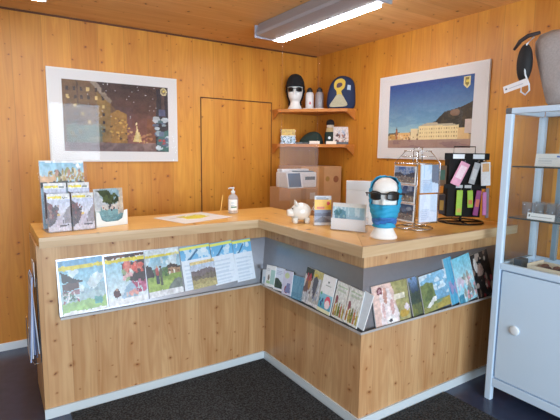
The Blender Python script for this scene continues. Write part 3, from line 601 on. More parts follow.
# red object
bm = lathe([(.004, 0), (.05, .004), (.058, .02), (.05, .035), (.02, .045), (.004, .048)], 24)
tag(finish('red_pouch', bm, mat('red_felt', (176, 62, 44), .8, bump=.4, bscale=120), None, True), 'small rounded red pouch on the lower cabinet shelf at right edge', 'pouch').location = (-.24, -2.86, 1.2055)
Tt = thing('wooden_tray', 'pale shallow tray with brown goods on the cabinet deck behind glass', 'tray', (-.27, -2.74, ZM-.0415), 0)
for a_ in ((-.09, .09, -.14, -.13, 0, .06), (-.09, .09, .13, .14, 0, .06), (-.09, -.08, -.13, .13, 0, .05), (.08, .09, -.13, .13, 0, .05), (-.08, .08, -.13, .13, 0, .008)):
    finish('tray_side', bx(*a_, bev=.002), mat('pale_birch', (226, 214, 190), .5), Tt)
bm = bmesh.new(); random.seed(8)
Tn = None
for i in range(6):
    bm = bmesh.new(); bmesh.ops.create_icosphere(bm, subdivisions=2, radius=.03)
    for v in bm.verts: v.co = Vector((v.co.x*1.3, v.co.y*.75, v.co.z*.7))*(1+.12*math.sin(v.co.x*120+i)); 
    o = finish('brown_charm', bm, mat('brown_felt', (122, 78, 60), .8, bump=.5, bscale=90) if i % 2 else mat('dark_brown_felt', (84, 54, 46), .8), None, True)
    o.location = (-.29+.045*(i % 2), -2.835+.038*i, ZM-.0415+.03); tag(o, ['rounded brown felt charm lying in the pale tray, left end', 'second felt charm in the pale tray', 'third felt charm in the pale tray', 'fourth felt charm in the pale tray', 'fifth felt charm in the pale tray', 'rounded felt charm in the pale tray, right end'][5-i], 'charm', None)
bm = bx(-.04, .04, -.025, .025, 0, .07, bev=.004)
tag(finish('dark_box', bm, mat('charcoal_box', (60, 66, 72), .5)), 'small charcoal box on the cabinet deck, left of the tray', 'box').location = (-.31, -2.535, ZM-.0415)

# hat and dark goggles on top of cabinet
Th = thing('grey_hat', 'large grey felt hat standing on top of the display cabinet', 'hat', (-.2, -2.685, ZT))
bm = bmesh.new(); n = 40; R = []
for j, (rx_, ry_, z) in enumerate([(.09, .11, .0), (.11, .125, .02), (.12, .15, .10), (.13, .185, .22), (.13, .215, .32), (.12, .22, .38), (.09, .20, .42), (.04, .14, .44)]):
    R.append([bm.verts.new((rx_*math.cos(2*PI*i/n)*(1+.03*math.sin(5*i+j)), ry_*math.copysign(abs(math.sin(2*PI*i/n))**.75, math.sin(2*PI*i/n)), z+.02*math.sin(2*PI*i/n))) for i in range(n)])
for A, B in zip(R[:-1], R[1:]):
    for i in range(n): bm.faces.new((A[i], A[(i+1) % n], B[(i+1) % n], B[i]))
bm.faces.new(R[0][::-1]); bm.faces.new(R[-1])
bmesh.ops.recalc_face_normals(bm, faces=bm.faces[:])
finish('felt_body', bm, mat('grey_felt', (176, 172, 172), .95, bump=.8, bscale=90, var=.22), Th, True)
bm = tube([(-.10, .19, .42), (-.125, .215, .38), (-.14, .215, .28), (-.145, .20, .20), (-.14, .175, .14), (-.14, .17, .105), (-.145, .19, .08), (-.15, .215, .10), (-.14, .22, .14)], .005, None, 8)
finish('white_cord', bm, M_white, Th, True)
bm = bmesh.new(); bmesh.ops.create_uvsphere(bm, u_segments=20, v_segments=14, radius=1)
for v in bm.verts: v.co = Vector((v.co.x*.04-.115, v.co.y*.045+.225, v.co.z*.115+.27))
finish('dark_patch', bm, mat('black_fabric', (24, 24, 26), .7, bump=.5, bscale=120), Th, True)
finish('strap', tube([(-.09, .16, .44), (-.11, .22, .43), (-.12, .26, .405), (-.12, .295, .36)], [.010, .013, .013, .008], None, 8), mat('brown_black_strap', (50, 40, 40), .7), Th, True)
q = Pic(26, 8, (230, 230, 232), 95); q.rect(.08, .16, .35, .65, (90, 90, 100)); q.rect(.24, .8, .4, .55, (176, 180, 186), .8)
sheet('price_tag', q, .15, .042, .002, Th, (-.17, .235, .115), (0, math.radians(-14), -PI/2))

# ================================================================== corner shelves
for z, lab in ((2.012, 'upper triangular pine corner shelf with brackets above the lower shelf'), (1.665, 'lower triangular pine corner shelf above the cartons')):
    t = thing('corner_shelf', lab, 'shelf', (0, 0, z-.03))
    finish('shelf_board', prism([(-.57, -.001), (-.001, -.001), (-.001, -.64), (-.11, -.64), (-.57, -.11)], 0, .03), w_shelf, t)
    o = finish('bracket', prism([(-.001, 0), (-.11, 0), (-.001, -.075)], 0, .018), w_shelf, t)     # (y, z) profile on the back wall
    o.matrix_basis = Matrix(((0, 0, 1, -.565), (1, 0, 0, 0), (0, 1, 0, 0), (0, 0, 0, 1)))
    o = finish('bracket', prism([(-.001, 0), (-.11, 0), (-.001, -.075)], 0, .018), w_shelf, t)     # (x, z) profile on the right wall
    o.matrix_basis = Matrix(((1, 0, 0, 0), (0, 0, 1, -.635), (0, 1, 0, 0), (0, 0, 0, 1)))

# mannequin heads --------------------------------------------------------
RINGS = [(0, .076, .072, .072, 0), (.008, .078, .074, .074, 0), (.03, .066, .06, .06, 0), (.055, .054, .05, .05, 0), (.085, .048, .046, .05, .004), (.105, .05, .052, .055, .004), (.12, .056, .072, .062, .004), (.14, .064, .085, .072, .004),
         (.165, .070, .089, .085, .004), (.19, .074, .090, .094, .004), (.215, .077, .089, .099, .004), (.24, .079, .090, .101, .004), (.265, .079, .089, .099, .004), (.29, .075, .082, .092, .004), (.315, .064, .068, .077, .004), (.333, .046, .048, .055, .004), (.345, .022, .024, .028, .004)]
def head_pt(ring, a, off=0):
    z, rx_, fy, by, cy = ring
    x = rx_*math.sin(a); y = (-fy if math.cos(a) > 0 else -by)*math.cos(a)
    # face relief
    if math.cos(a) > 0:
        f = math.exp(-(a/.17)**2); y -= .020*f*math.exp(-((z-.188)/.017)**2)+.012*f*math.exp(-((z-.212)/.02)**2)
        e = math.exp(-((abs(a)-.42)/.2)**2); y += .010*e*math.exp(-((z-.222)/.014)**2)
        y -= .006*math.exp(-(a/.25)**2)*math.exp(-((z-.155)/.007)**2) + .006*math.exp(-(a/.3)**2)*math.exp(-((z-.125)/.012)**2)
    l = math.hypot(x, y) or 1
    return Vector((x*(1+off/l), y*(1+off/l)+cy, z+(off if z > .3 else 0)*.8))
def interp_rings(n):
    out = []
    for k in range(n):
        z = .345*k/(n-1)
        for A, B in zip(RINGS[:-1], RINGS[1:]):
            if A[0] <= z <= B[0]+1e-9: break
        t = (z-A[0])/(B[0]-A[0]); t = t
        out.append(tuple(a+(b-a)*t for a, b in zip(A, B)))
    return out
def head_bm(off=0, keep=None, wrinkle=0, nz=44, na=56):
    bm = bmesh.new(); RR = interp_rings(nz); g = []
    for r_ in RR: g.append([bm.verts.new(head_pt(r_, -PI+2*PI*i/na, off+(wrinkle*(math.sin(r_[0]*210+3*math.sin(-PI+2*PI*i/na*2))) if wrinkle else 0))) for i in range(na)])
    for j in range(nz-1):
        for i in range(na):
            if keep is None or keep(RR[j][0], -PI+2*PI*(i+.5)/na): bm.faces.new((g[j][i], g[j][(i+1) % na], g[j+1][(i+1) % na], g[j+1][i]))
    if keep is None: bm.faces.new(g[0][::-1]); bm.faces.new(g[-1])
    elif keep(.4, 0): bm.faces.new(g[-1])
    for v in [v for v in bm.verts if not v.link_faces]: bm.verts.remove(v)
    return bm
def shell(name, bm, mt_, par, th=.004):
    o = finish(name, bm, mt_, par, True); s = o.modifiers.new('solid', 'SOLIDIFY'); s.thickness = th; s.offset = 1; return o
def sunglasses(name, label, loc, rz, cat='sunglasses', z=.222, k=1.0, r0_=.098):
    t = thing(name, label, cat, loc, rz)
    for sx in (-1, 1):
        bm = bmesh.new(); n = 12; rows = []
        for j in range(7):
            v = j/6
            rows.append([bm.verts.new((sx*(.078*k)*math.sin(.16+.78*i/n), -(r0_+.006)*math.cos(.16+.78*i/n)+.004, z-.020*abs(math.sin(PI*(.12+.76*i/n)))**.45*1.1*(1) + v*.048*abs(math.sin(PI*(.12+.76*i/n)))**.45*1.1)) for i in range(n+1)])
        for A, B in zip(rows[:-1], rows[1:]):
            for i in range(n): bm.faces.new((A[i], A[i+1], B[i+1], B[i]))
        o = shell('lens', bm, mat('black_lens', (8, 8, 10), .3), t, .003)
    pts = [(.082*k*math.sin(a), -(r0_+.009)*math.cos(a)+.004, z+.016) for a in [-.95+1.9*i/20 for i in range(21)]]
    finish('brow_bar', tube(pts, .0045, None, 8), M_black, t, True)
    for sx in (-1, 1): finish('temple', tube([(sx*.0665*k, -.060, z+.014), (sx*.086*k, -.03, z+.012), (sx*.088*k, .03, z+.008), (sx*.088*k, .055, z-.01)], .004, None, 8), M_black, t, True)
    return t
hx, hy, hr = -1.178, -2.195, math.radians(-50)
tag(finish('mannequin_head', head_bm(), M_foam, None, True), 'large white foam display head standing on the counter front corner', 'mannequin head'); o = C.objects[-1]; o.location = (hx, hy, HT+.001); o.rotation_euler = (0, 0, hr)
def hood(z, a):
    if z < .062: return False
    if z < .196: return True
    lim = .95+.25*(abs(z-.24)/.1)
    if z > .30: lim = 1.2+(z-.30)*14
    return abs(a) > lim
bt = mat('turquoise_scarf_fabric', (40, 158, 200), .7, bump=.3, bscale=60, var=.1)
o = shell('tube_scarf', head_bm(.010, hood, .003), bt, None, .003); o.location = (hx, hy, HT+.001); o.rotation_euler = (0, 0, hr)
tag(o, 'turquoise tube scarf pulled over the big display head below dark glasses', 'scarf')
def band(z, a): return .085+.006*math.sin(3*a) < z < .118+.008*math.sin(2*a+1)
bd = shell('purple_pattern_band', head_bm(.0175, band, .003), mat('purple_blue_print', (54, 116, 190), .7, var=.4, bscale=60), o, .002)
sunglasses('sunglasses', 'black sunglasses on the large display head above the turquoise scarf', (hx, hy, HT+.012), hr, z=.236, k=1.22, r0_=.106)

# upper shelf head
ux, uy, ur, uz = -.385, -.145, math.radians(-38), 2.013
tag(finish('mannequin_head', head_bm(), M_foam, None, True), 'white foam display head wearing a black beanie on the upper corner shelf', 'mannequin head'); o = C.objects[-1]; o.location = (ux, uy, uz); o.rotation_euler = (0, 0, ur); o.scale = (1.0, 1.0, .84)
bk = mat('black_knit', (20, 22, 26), .9, bump=.8, bscale=150)
def bean(z, a): return z > .262 or (abs(a) > 1.75 and z > .05)
o = shell('beanie', head_bm(.014, bean, .002), bk, None, .006); o.location = (ux, uy, uz); o.rotation_euler = (0, 0, ur); o.scale = (1.0, 1.0, .84); tag(o, 'black knitted beanie on the display head of the upper shelf', 'hat')
finish('knit_top', lathe([(.094, .290), (.090, .33), (.078, .368), (.06, .400), (.035, .420), (.01, .428)], 24), bk, o, True)
t = sunglasses('sunglasses', 'black sunglasses on the display head under the black beanie', (ux, uy, uz+.004), ur, z=.222, k=1.1); t.scale = (1.0, 1.0, .84)
# bottles
def flask(loc, label, col, capc):
    t = thing('drinking_bottle', label, 'bottle', loc, math.radians(-30))
    fb = finish('bottle_body', lathe([(.002, 0), (.040, 0), (.042, .006), (.042, .15), (.036, .172), (.026, .180)], 28), mat('bottle_'+label.split()[0], col, .4), t, True)
    finish('cap', lathe([(.028, .178), (.030, .182), (.028, .205), (.018, .216), (.010, .224), (.002, .225)], 24), mat('cap_'+label.split()[0], capc, .5), t, True)
    q = Pic(12, 18, col, 7); q.ell(.5, .35, .3, .2, (200, 90, 90) if label[0] == 'w' else (150, 150, 156), .9); q.lines(.2, .8, .6, .8, 2, (120, 110, 116))
    sheet('printed_emblem', q, .036, .07, .001, fb, (0, -.0435, .04))
flask((-.258, -.225, 2.013), 'white drinking bottle with small red emblem and black cap, upper shelf', (222, 216, 212), (30, 28, 30))
flask((-.190, -.300, 2.013), 'grey drinking bottle with dark cap, right of the white bottle', (150, 140, 140), (40, 36, 40))
q = Pic(20, 3, (236, 230, 216), 9)
o = sheet('label_strip', q, .22, .014, .002, None, (-.272, -.31, 2.0125), (0, 0, math.radians(-48))); tag(o, 'white paper strip on the upper shelf below the bottles', 'label')
# dark blue bag
Tb = thing('dark_blue_bag', 'rounded dark navy bag with yellow and grey panel, upper shelf', 'bag', (-.085, -.52, 2.013), math.radians(-40))
def lofted(out, d, bm=None, y0=0, nseg=6):
    """soft cushion-like solid from an outline in x,z"""
    bm = bm or bmesh.new(); cx = sum(p[0] for p in out)/len(out); cz = sum(p[1] for p in out)/len(out); R = []
    for k in range(nseg*2+1):
        s = -1+k/nseg; f = (1-abs(s)**3.2)**.5 if abs(s) < 1 else 0
        f = .55+.45*f
        R.append([bm.verts.new((cx+(x-cx)*f, y0+s*d/2, cz+(z-cz)*f if z > .02 else z)) for x, z in out])
    n = len(out)
    for A, B in zip(R[:-1], R[1:]):
        for i in range(n): bm.faces.new((A[i], A[(i+1) % n], B[(i+1) % n], B[i]))
    bm.faces.new(R[0]); bm.faces.new(R[-1][::-1]); bmesh.ops.recalc_face_normals(bm, faces=bm.faces[:]); return bm
def smooth_out(pts, n=48):
    k = len(pts); out = []
    for i in range(n):
        t = i/n*k; j = int(t); f = t-j
        p0, p1, p2, p3 = [np.array(pts[(j+d_) % k]) for d_ in (-1, 0, 1, 2)]
        out.append(tuple(.5*((2*p1)+(-p0+p2)*f+(2*p0-5*p1+4*p2-p3)*f*f+(-p0+3*p1-3*p2+p3)*f**3)))
    return out
finish('bag_body', lofted(smooth_out([(-.13, .01), (-.14, .12), (-.11, .24), (-.04, .31), (.04, .315), (.11, .27), (.135, .15), (.125, .01), (0, .0)]), .14), mat('navy_fabric', (22, 40, 76), .75, bump=.3, bscale=60, var=.2), Tb, True)
o = finish('yellow_panel', prism(smooth_out([(-.045, .08), (-.05, .16), (-.075, .2), (-.065, .26), (-.01, .285), (.03, .26), (.025, .2), (-.005, .165), (.005, .12)]), .066, .074), mat('yellow_fabric', (204, 172, 60), .7), Tb)
o.matrix_basis = Matrix(((1, 0, 0, 0), (0, 0, -1, -.001), (0, 1, 0, 0), (0, 0, 0, 1)))
o = finish('grey_panel', prism(smooth_out([(-.115, .02), (-.075, .09), (-.045, .13), (.0, .13), (.03, .09), (.055, .03), (-.03, .015)]), .067, .0765), mat('yellowish_grey_fabric', (176, 168, 140), .8, var=.2, bscale=60), Tb)
o.matrix_basis = Matrix(((1, 0, 0, 0), (0, 0, -1, -.001), (0, 1, 0, 0), (0, 0, 0, 1)))
o = finish('dark_opening', prism(smooth_out([(-.05, .2), (-.045, .235), (-.01, .245), (.005, .225), (-.02, .2)]), .074, .078), mat('purple_grey', (84, 60, 70), .8), Tb)
o.matrix_basis = Matrix(((1, 0, 0, 0), (0, 0, -1, -.001), (0, 1, 0, 0), (0, 0, 0, 1)))
o = finish('small_label', prism([(.05, .18), (.085, .175), (.085, .22), (.055, .225)], .064, .072), mat('pale_blue_label', (176, 196, 214), .6), Tb)
o.matrix_basis = Matrix(((1, 0, 0, 0), (0, 0, -1, -.001), (0, 1, 0, 0), (0, 0, 0, 1)))

# lower shelf things
def holder_bm(w, h, d, lip, th=.0025):
    bm = bx(-w/2, w/2, 0, th, 0, h); box(bm, -w/2, w/2, -d, 0, 0, th); box(bm, -w/2, w/2, -d-th, -d, 0, lip); box(bm, -w/2, -w/2+th, -d, 0, 0, lip); box(bm, w/2-th, w/2, -d, 0, 0, lip); return bm
z2 = 1.666
o = finish('leaflet_holder', holder_bm(.155, .15, .04, .07), M_clear); o.location = (-.45, -.12, z2); o.rotation_euler = (0, 0, math.radians(-30)); tag(o, 'clear leaflet holder at the left end of the lower corner shelf', 'holder')
q = Pic(24, 28, (150, 180, 196), 101); q.rect(0, 1, .58, 1, (232, 184, 40)); q.blobs(10, 0, 1, .62, .9, .07, [(206, 150, 30)], .7); q.rect(0, 1, .5, .58, (226, 220, 200)); q.blobs(20, 0, 1, 0, .5, .08, [(96, 150, 180), (220, 228, 232), (70, 100, 90)]); q.grit(10)
o = sheet('leaflet_pack', q, .14, .145, .016, None, (-.457, -.138, z2+.0035), (0, 0, math.radians(-30))); tag(o, 'pack of leaflets with yellow upper half on the lower corner shelf', 'leaflet')
# dark green cap lying
Tp = thing('dark_green_cap', 'dark green cloth cap lying flat on the lower corner shelf', 'hat', (-.25, -.235, z2), math.radians(-50)); Tp.scale = (1.2, 1.1, 1.15)
bm = bmesh.new(); bmesh.ops.create_uvsphere(bm, u_segments=28, v_segments=16, radius=1)
for v in bm.verts:
    x, y, z = v.co; v.co = Vector((x*.105+.01, y*.08, max(z, -.05)*.105*(1+.25*x)+.005))
finish('crown', bm, mat('dark_green_cloth', (30, 48, 42), .85, bump=.3, bscale=70), Tp, True)
bm = prism(smooth_out([(-.06, -.06), (-.13, -.05), (-.165, 0), (-.13, .05), (-.06, .06)]), .004, .014); finish('peak', bm, mat('grey_green_cloth', (76, 92, 92), .8), Tp)
# soft doll-like dark bottle
Tg = thing('gift_bottle', 'dark green gift bottle with beige neck and dark top, lower shelf', 'bottle', (-.10, -.375, z2), math.radians(-40), ry=math.radians(0))
finish('bottle_body', lathe([(.002, 0), (.05, 0), (.056, .01), (.056, .10), (.05, .125)], 28), mat('dark_green_cloth'), Tg, True)
finish('neck_wrap', lathe([(.052, .1), (.045, .13), (.038, .165), (.03, .17)], 28), mat('beige_knit', (196, 168, 120), .9, bump=.5, bscale=100), Tg, True)
finish('face_band', lathe([(.034, .168), (.038, .18), (.036, .2), (.03, .21)], 28), mat('pale_band', (206, 190, 172), .8), Tg, True)
finish('top_cap', lathe([(.040, .196), (.042, .215), (.034, .238), (.018, .25), (.002, .252)], 28), mat('near_black_knit', (30, 24, 26), .9), Tg, True)
bm = lathe([(.001, -.001), (.014, -.001), (.014, .001), (.001, .001)], 18); o = finish('round_badge', bm, M_white, Tg); o.location = (-.005, -.0575, .065); o.rotation_euler = (PI/2, 0, 0)
q = Pic(24, 30, (226, 212, 204), 103); q.blobs(12, .15, .45, .1, .6, .07, [(150, 84, 70), (90, 60, 60)]); q.blobs(12, .55, .85, .1, .6, .07, [(84, 80, 96), (180, 130, 110)]); q.rect(0, 1, 0, .15, (96, 110, 120)); q.blobs(5, .3, .7, .6, .85, .06, [(180, 190, 210)]); q.grit(12)
o = sheet('postcard', q, .155, .175, .004, None, (-.062, -.50, z2+.001), (-.1, 0, math.radians(-44))); tag(o, 'postcard with two small figures at the right end of the lower shelf', 'postcard')
for (x, y, lab) in ((-.275, -.345, 'small white price card on the front edge of the lower shelf, left one'), (-.165, -.475, 'small white price card on the front edge of the lower shelf, right one')):
    o = sheet('price_card', Pic(10, 4, (238, 230, 214), 5), .105, .03, .0015, None, (x, y, z2+.0005), (-.15, 0, math.radians(-48))); tag(o, lab, 'card')

# ================================================================== behind the counter
Td = thing('back_desk', 'low desk behind the counter carrying cartons and printer', 'desk', (-.49, -.42, 0))
finish('desk_top', bx(-.47, .47, -.40, .38, .74, .765, bev=.003), mat('beige_laminate', (206, 196, 180), .5), Td)
for sx in (-.44, .42):
    for sy in (-.36, .33): finish('desk_leg', bx(sx, sx+.03, sy, sy+.03, 0, .74), M_alu, Td)
def carton(name, label, x0, x1, y0, y1, z0, z1, logo=True):
    t = thing(name, label, 'carton', ((x0+x1)/2, (y0+y1)/2, z0)); w_, d_, h_ = x1-x0, y1-y0, z1-z0
    bb = finish('box_body', bx(-w_/2, w_/2, -d_/2, d_/2, 0, h_-.004, bev=.003), M_card, t)
    finish('top_flap', bx(-w_/2+.001, w_/2-.001, -d_/2+.001, -.002, h_-.004, h_), M_card, t); finish('top_flap', bx(-w_/2+.001, w_/2-.001, .002, d_/2-.001, h_-.004, h_), M_card, t)
    finish('packing_tape', bx(-.03, .03, -d_/2-.0008, -d_/2, h_*.55, h_), mat('tan_tape', (176, 128, 80), .3), bb)
    return bb, w_, d_, h_
t, w_, d_, h_ = carton('carton', 'brown cardboard carton under the white printer behind the counter', -.87, -.575, -.785, -.45, .766, 1.262)
finish('paper_label', bx(.07, .13, -d_/2-.0014, -d_/2-.0008, h_-.1, h_-.04), mat('pale_paper_label', (214, 200, 180), .6), t)
t, w_, d_, h_ = carton('carton', 'tall brown cardboard carton in the room corner right of the printer', -.55, -.04, -.50, -.10, .766, 1.445)
bm = lathe([(.001, 0), (.034, 0), (.034, .001), (.001, .001)], 24); o = finish('round_print', bm, mat('brown_print', (150, 92, 60), .6), t); o.location = (w_/2-.07, -d_/2-.0005, h_-.13); o.rotation_euler = (PI/2, 0, 0)
bm = lathe([(.001, 0), (.026, 0), (.026, .001), (.001, .001)], 24); o = finish('round_print', bm, mat('olive_print', (170, 130, 66), .6), t); o.location = (w_/2-.18, -d_/2-.0005, h_-.125); o.rotation_euler = (PI/2, 0, 0)
Tpr = thing('printer', 'white office printer with grey top slot on the carton', 'printer', (-.69, -.62, 1.263))
bm = bx(-.16, .16, -.10, .10, 0, .14, bev=.012); finish('printer_body', bm, M_gw, Tpr)
finish('output_tray', bx(-.05, .14, -.08, .0, .14, .150, bev=.003), mat('grey_blue_plastic', (96, 116, 128), .4), Tpr)
finish('front_slot', bx(.03, .14, -.1015, -.095, .07, .10), mat('grey_blue_plastic'), Tpr)
finish('lid', bx(-.15, .15, .01, .095, .141, .165, bev=.004), M_gw, Tpr)
Tt = thing('tablet_terminal', 'tablet terminal with blue grey screen leaning before the printer', 'tablet', (-.785, -.750, 1.2635), 0)
def leanbox(b, par, name, mt_): 
    o = finish(name, b, mt_, par); o.rotation_euler = (math.radians(-14), 0, 0); return o
leanbox(bx(-.085, .085, -.006, .004, .0, .145, bev=.004), Tt, 'housing', M_gw)
leanbox(bx(-.072, .062, -.008, -.006, .01, .135), Tt, 'screen', mat('blue_grey_screen', (92, 112, 136), .15, coat=.5))
# hanging acrylic screen
Ta = thing('acrylic_screen', 'clear acrylic screen hanging over the counter before the cartons', 'screen', (-.80, -.82, 1.168))
finish('pane', bx(-.203, .203, -.002, .002, 0, .502), M_pane, Ta)
for sx in (-.19, .19): finish('cord', tube([(sx, 0, .495), (sx, 0, H-1.168-.001)], .0006, None, 6), glassy('nylon_cord', (235, 225, 210), .1), Ta)

# white box right of cartons, on the counter
Tw = thing('white_carton', 'white carton with a thin lid line behind the blue leaflets', 'box', (-.945, -1.775, HT+.001), math.radians(-42))
finish('box_body', bx(-.115, .115, -.04, .04, 0, .235, bev=.004), M_gw, Tw); finish('lid', bx(-.116, .116, -.042, .042, .2352, .295, bev=.004), M_gw, Tw)

# ================================================================== things on the counter
zt = HT+.001
# clear five pocket holder with town leaflets
Ra = math.radians(5)
th = thing('leaflet_holder', 'clear tiered leaflet holder at the left end of the counter', 'holder', (-2.675, -1.02, zt), Ra)
finish('back_plate', bx(-.138, .138, .075, .078, 0, .40), M_clear, th)
finish('base_plate', bx(-.138, .138, -.105, .075, 0, .003), M_clear, th)
for (y0, lp, z0) in ((-.105, .10, 0), (-.04, .2, 0)):
    finish('front_lip', bx(-.138, .138, y0, y0+.003, z0, lp), M_clear, th)
finish('divider', bx(-.001, .001, -.10, .07, .003, .2), M_clear, th)
def inroot(t, o):
    o.matrix_world = t.matrix_basis @ o.matrix_basis; return o
def topsheet(t, name, label, pic, w_, h_, loc, rx=-.08, th_=.006, cat='leaflet', rz=0):
    o = sheet(name, pic, w_, h_, th_); M4 = t.matrix_basis @ Matrix.Translation(loc) @ Euler((rx, 0, rz)).to_matrix().to_4x4(); o.matrix_world = M4; tag(o, label, cat); return o
def town(seed):
    q = P(30, 48, (206, 206, 220), seed); q.rect(0, 1, .86, 1, (226, 230, 232)); q.rect(.05, .62, .87, .93, YEL); q.rect(.68, .9, .88, .92, (90, 110, 100), .7); q.grad(.5, .86, (216, 220, 236), (190, 204, 232))
    q.poly([(0, .1), (0, .8), (.2, .72), (.45, .5), (.5, .38), (.4, .3)], (92, 78, 86)); q.poly([(1, .2), (1, .68), (.82, .56), (.68, .42), (.7, .2)], (150, 146, 156)); q.blobs(16, .05, .5, .2, .7, .06, [(130, 70, 74), (60, 56, 66), (160, 130, 120)], .8); q.ell(.48, .44, .07, .04, (226, 190, 100)); q.poly([(.2, .1), (.42, .42), (.6, .42), (.75, .1)], (196, 190, 206))
    q.rect(.62, .66, .2, .32, (40, 40, 50)); q.rect(.5, .9, .13, .17, (60, 60, 70), .8); q.rect(0, 1, 0, .12, (214, 212, 224)); return q.grit(12)
topsheet(th, 'leaflet', 'town street leaflet in the front row of tiered holder, left', town(111), .123, .222, (-.067, -.095, .004))
topsheet(th, 'leaflet', 'town street leaflet in the front row of tiered holder, right', town(112), .123, .222, (.067, -.095, .004))
topsheet(th, 'leaflet', 'leaflet half hidden in the second row of tiered holder, left', town(113), .123, .240, (-.068, -.028, .045), th_=.008)
topsheet(th, 'leaflet', 'leaflet half hidden in the second row of tiered holder, right', town(114), .123, .240, (.064, -.028, .045), th_=.008)
q = P(60, 60, (160, 200, 226), 115); q.grad(.7, 1, (190, 216, 226), (130, 190, 220)); q.blobs(110, .2, .98, .66, .86, .03, [(150, 150, 84), (190, 160, 90), (96, 96, 70), (176, 130, 110), (206, 190, 150)]); q.rect(0, .35, .68, .76, (222, 176, 130)); q.ell(.86, .93, .05, .03, (236, 240, 240)); q.rect(0, 1, .62, .68, (84, 92, 90)); q.rect(0, 1, .975, 1, (230, 234, 236)); q.grit(10)
topsheet(th, 'magazine', 'wide magazine with blossoming trees at the top of tiered holder', q, .250, .412, (-.008, .035, .005), cat='magazine')
# single holder with blue street leaflet
th2 = thing('leaflet_holder', 'small clear single leaflet holder right of the tiered holder', 'holder', (-2.437, -.985, zt), math.radians(16))
finish('holder_body', holder_bm(.215, .235, .05, .10), M_clear, th2)
o = finish('pocket_front', prism([(-.107, 0), (.107, 0), (.107, .10), (.085, .095), (.07, .045), (.04, .03), (-.04, .03), (-.07, .045), (-.085, .095), (-.107, .10)], .0535, .056), mat('milky_acrylic', (232, 242, 244), .25), th2); o.matrix_basis = Matrix(((1, 0, 0, 0), (0, 0, -1, 0), (0, 1, 0, 0), (0, 0, 0, 1)))
q = P(40, 48, (150, 186, 196), 121); q.grad(0, .5, (84, 150, 160), (130, 184, 190)); q.rect(0, .2, .4, 1, (206, 216, 222)); q.poly([(.8, .3), (.8, 1), (1, 1), (1, .3)], (214, 200, 180)); q.poly([(.1, .95), (.5, .55), (.85, .62), (.86, .95)], (66, 84, 54)); q.poly([(.5, .95), (.86, .95), (.9, .75), (.7, .7)], (150, 190, 210)); q.poly([(0, .95), (.4, .62), (.45, .5), (.1, .5)], (190, 202, 214)); q.blobs(20, .3, .8, .58, .85, .05, [(84, 104, 60), (50, 66, 44)]); q.rect(.25, .8, .42, .56, (206, 206, 204)); q.blobs(14, .15, .85, .4, .52, .04, [(60, 70, 90), (226, 210, 200), (150, 100, 90)]); q.lines(.1, .9, .1, .32, 4, (150, 200, 204)); q.grit(10)
topsheet(th2, 'leaflet', 'leaflet with white street houses over turquoise in the single holder', q, .195, .235, (0, -.03, .004), rx=-.06)
# paper mat with yellow shape
q = Pic(60, 50, (236, 234, 230), 131); q.poly([(.3, .4), (.5, .3), (.75, .4), (.8, .62), (.6, .72), (.35, .66)], (232, 222, 90)); q.mix((q.noise(6, 6) > .6) & (q.V > .4) & (q.V < .8) & (q.U > .3) & (q.U < .8), (206, 190, 60), .6); q.rect(.08, .25, .6, .7, (200, 190, 180), .4)
o = sheet('town_map', q, .44, .36, .002, None, (0, 0, 0), (0, 0, 0), [M_matt, M_paper]); o.rotation_euler = (-PI/2, 0, 0)
o.matrix_world = Matrix.Translation((-1.78, -1.12, HT+.003)) @ Matrix.Rotation(math.radians(17), 4, 'Z') @ Matrix.Rotation(-PI/2, 4, 'X')
tag(o, 'white paper map with a yellow area lying flat on the counter', 'map')
# sanitiser bottle
Tsn = thing('sanitiser_bottle', 'clear pump bottle with white label standing on the counter', 'bottle', (-1.47, -.87, zt), math.radians(-30))
finish('bottle_body', lathe([(.002, 0), (.036, 0), (.040, .005), (.040, .115), (.034, .135), (.016, .150), (.014, .158)], 28), glassy('clear_plastic', (250, 252, 250), .35), Tsn, True)
q = Pic(22, 24, (236, 238, 236), 141); q.rect(.3, .9, .25, .38, (60, 120, 90)); q.rect(.3, .7, .45, .5, (120, 160, 190)); q.ell(.5, .7, .2, .1, (200, 214, 220))
bm = sheet_bm(q, .078, .085, .0005)
for v in bm.verts:
    a = v.co.x/.0412; rr_ = .0412-(v.co.y); v.co = Vector((rr_*math.sin(a), -rr_*math.cos(a), v.co.z))
o = finish('paper_label', bm, [M_print, M_paper], Tsn, True); o.location = (0, 0, .025)
finish('pump', lathe([(.015, .157), (.016, .160), (.016, .175), (.006, .178), (.006, .192), (.011, .193), (.011, .203), (.002, .205)], 20), M_white, Tsn, True)
finish('spout', tube([(0, 0, .199), (-.03, -.01, .199), (-.036, -.012, .192)], .0045, None, 8), M_white, Tsn, True)
o = finish('pen', tube([(0, 0, 0), (.018, 0, .125), (.020, 0, .138)], [.0035, .0045, .002], None, 8), mat('orange_yellow_plastic', (240, 190, 90), .4)); o.location = (-1.545, -.80, zt+.003); tag(o, 'thin yellow pen leaning up left of the pump bottle', 'pen')
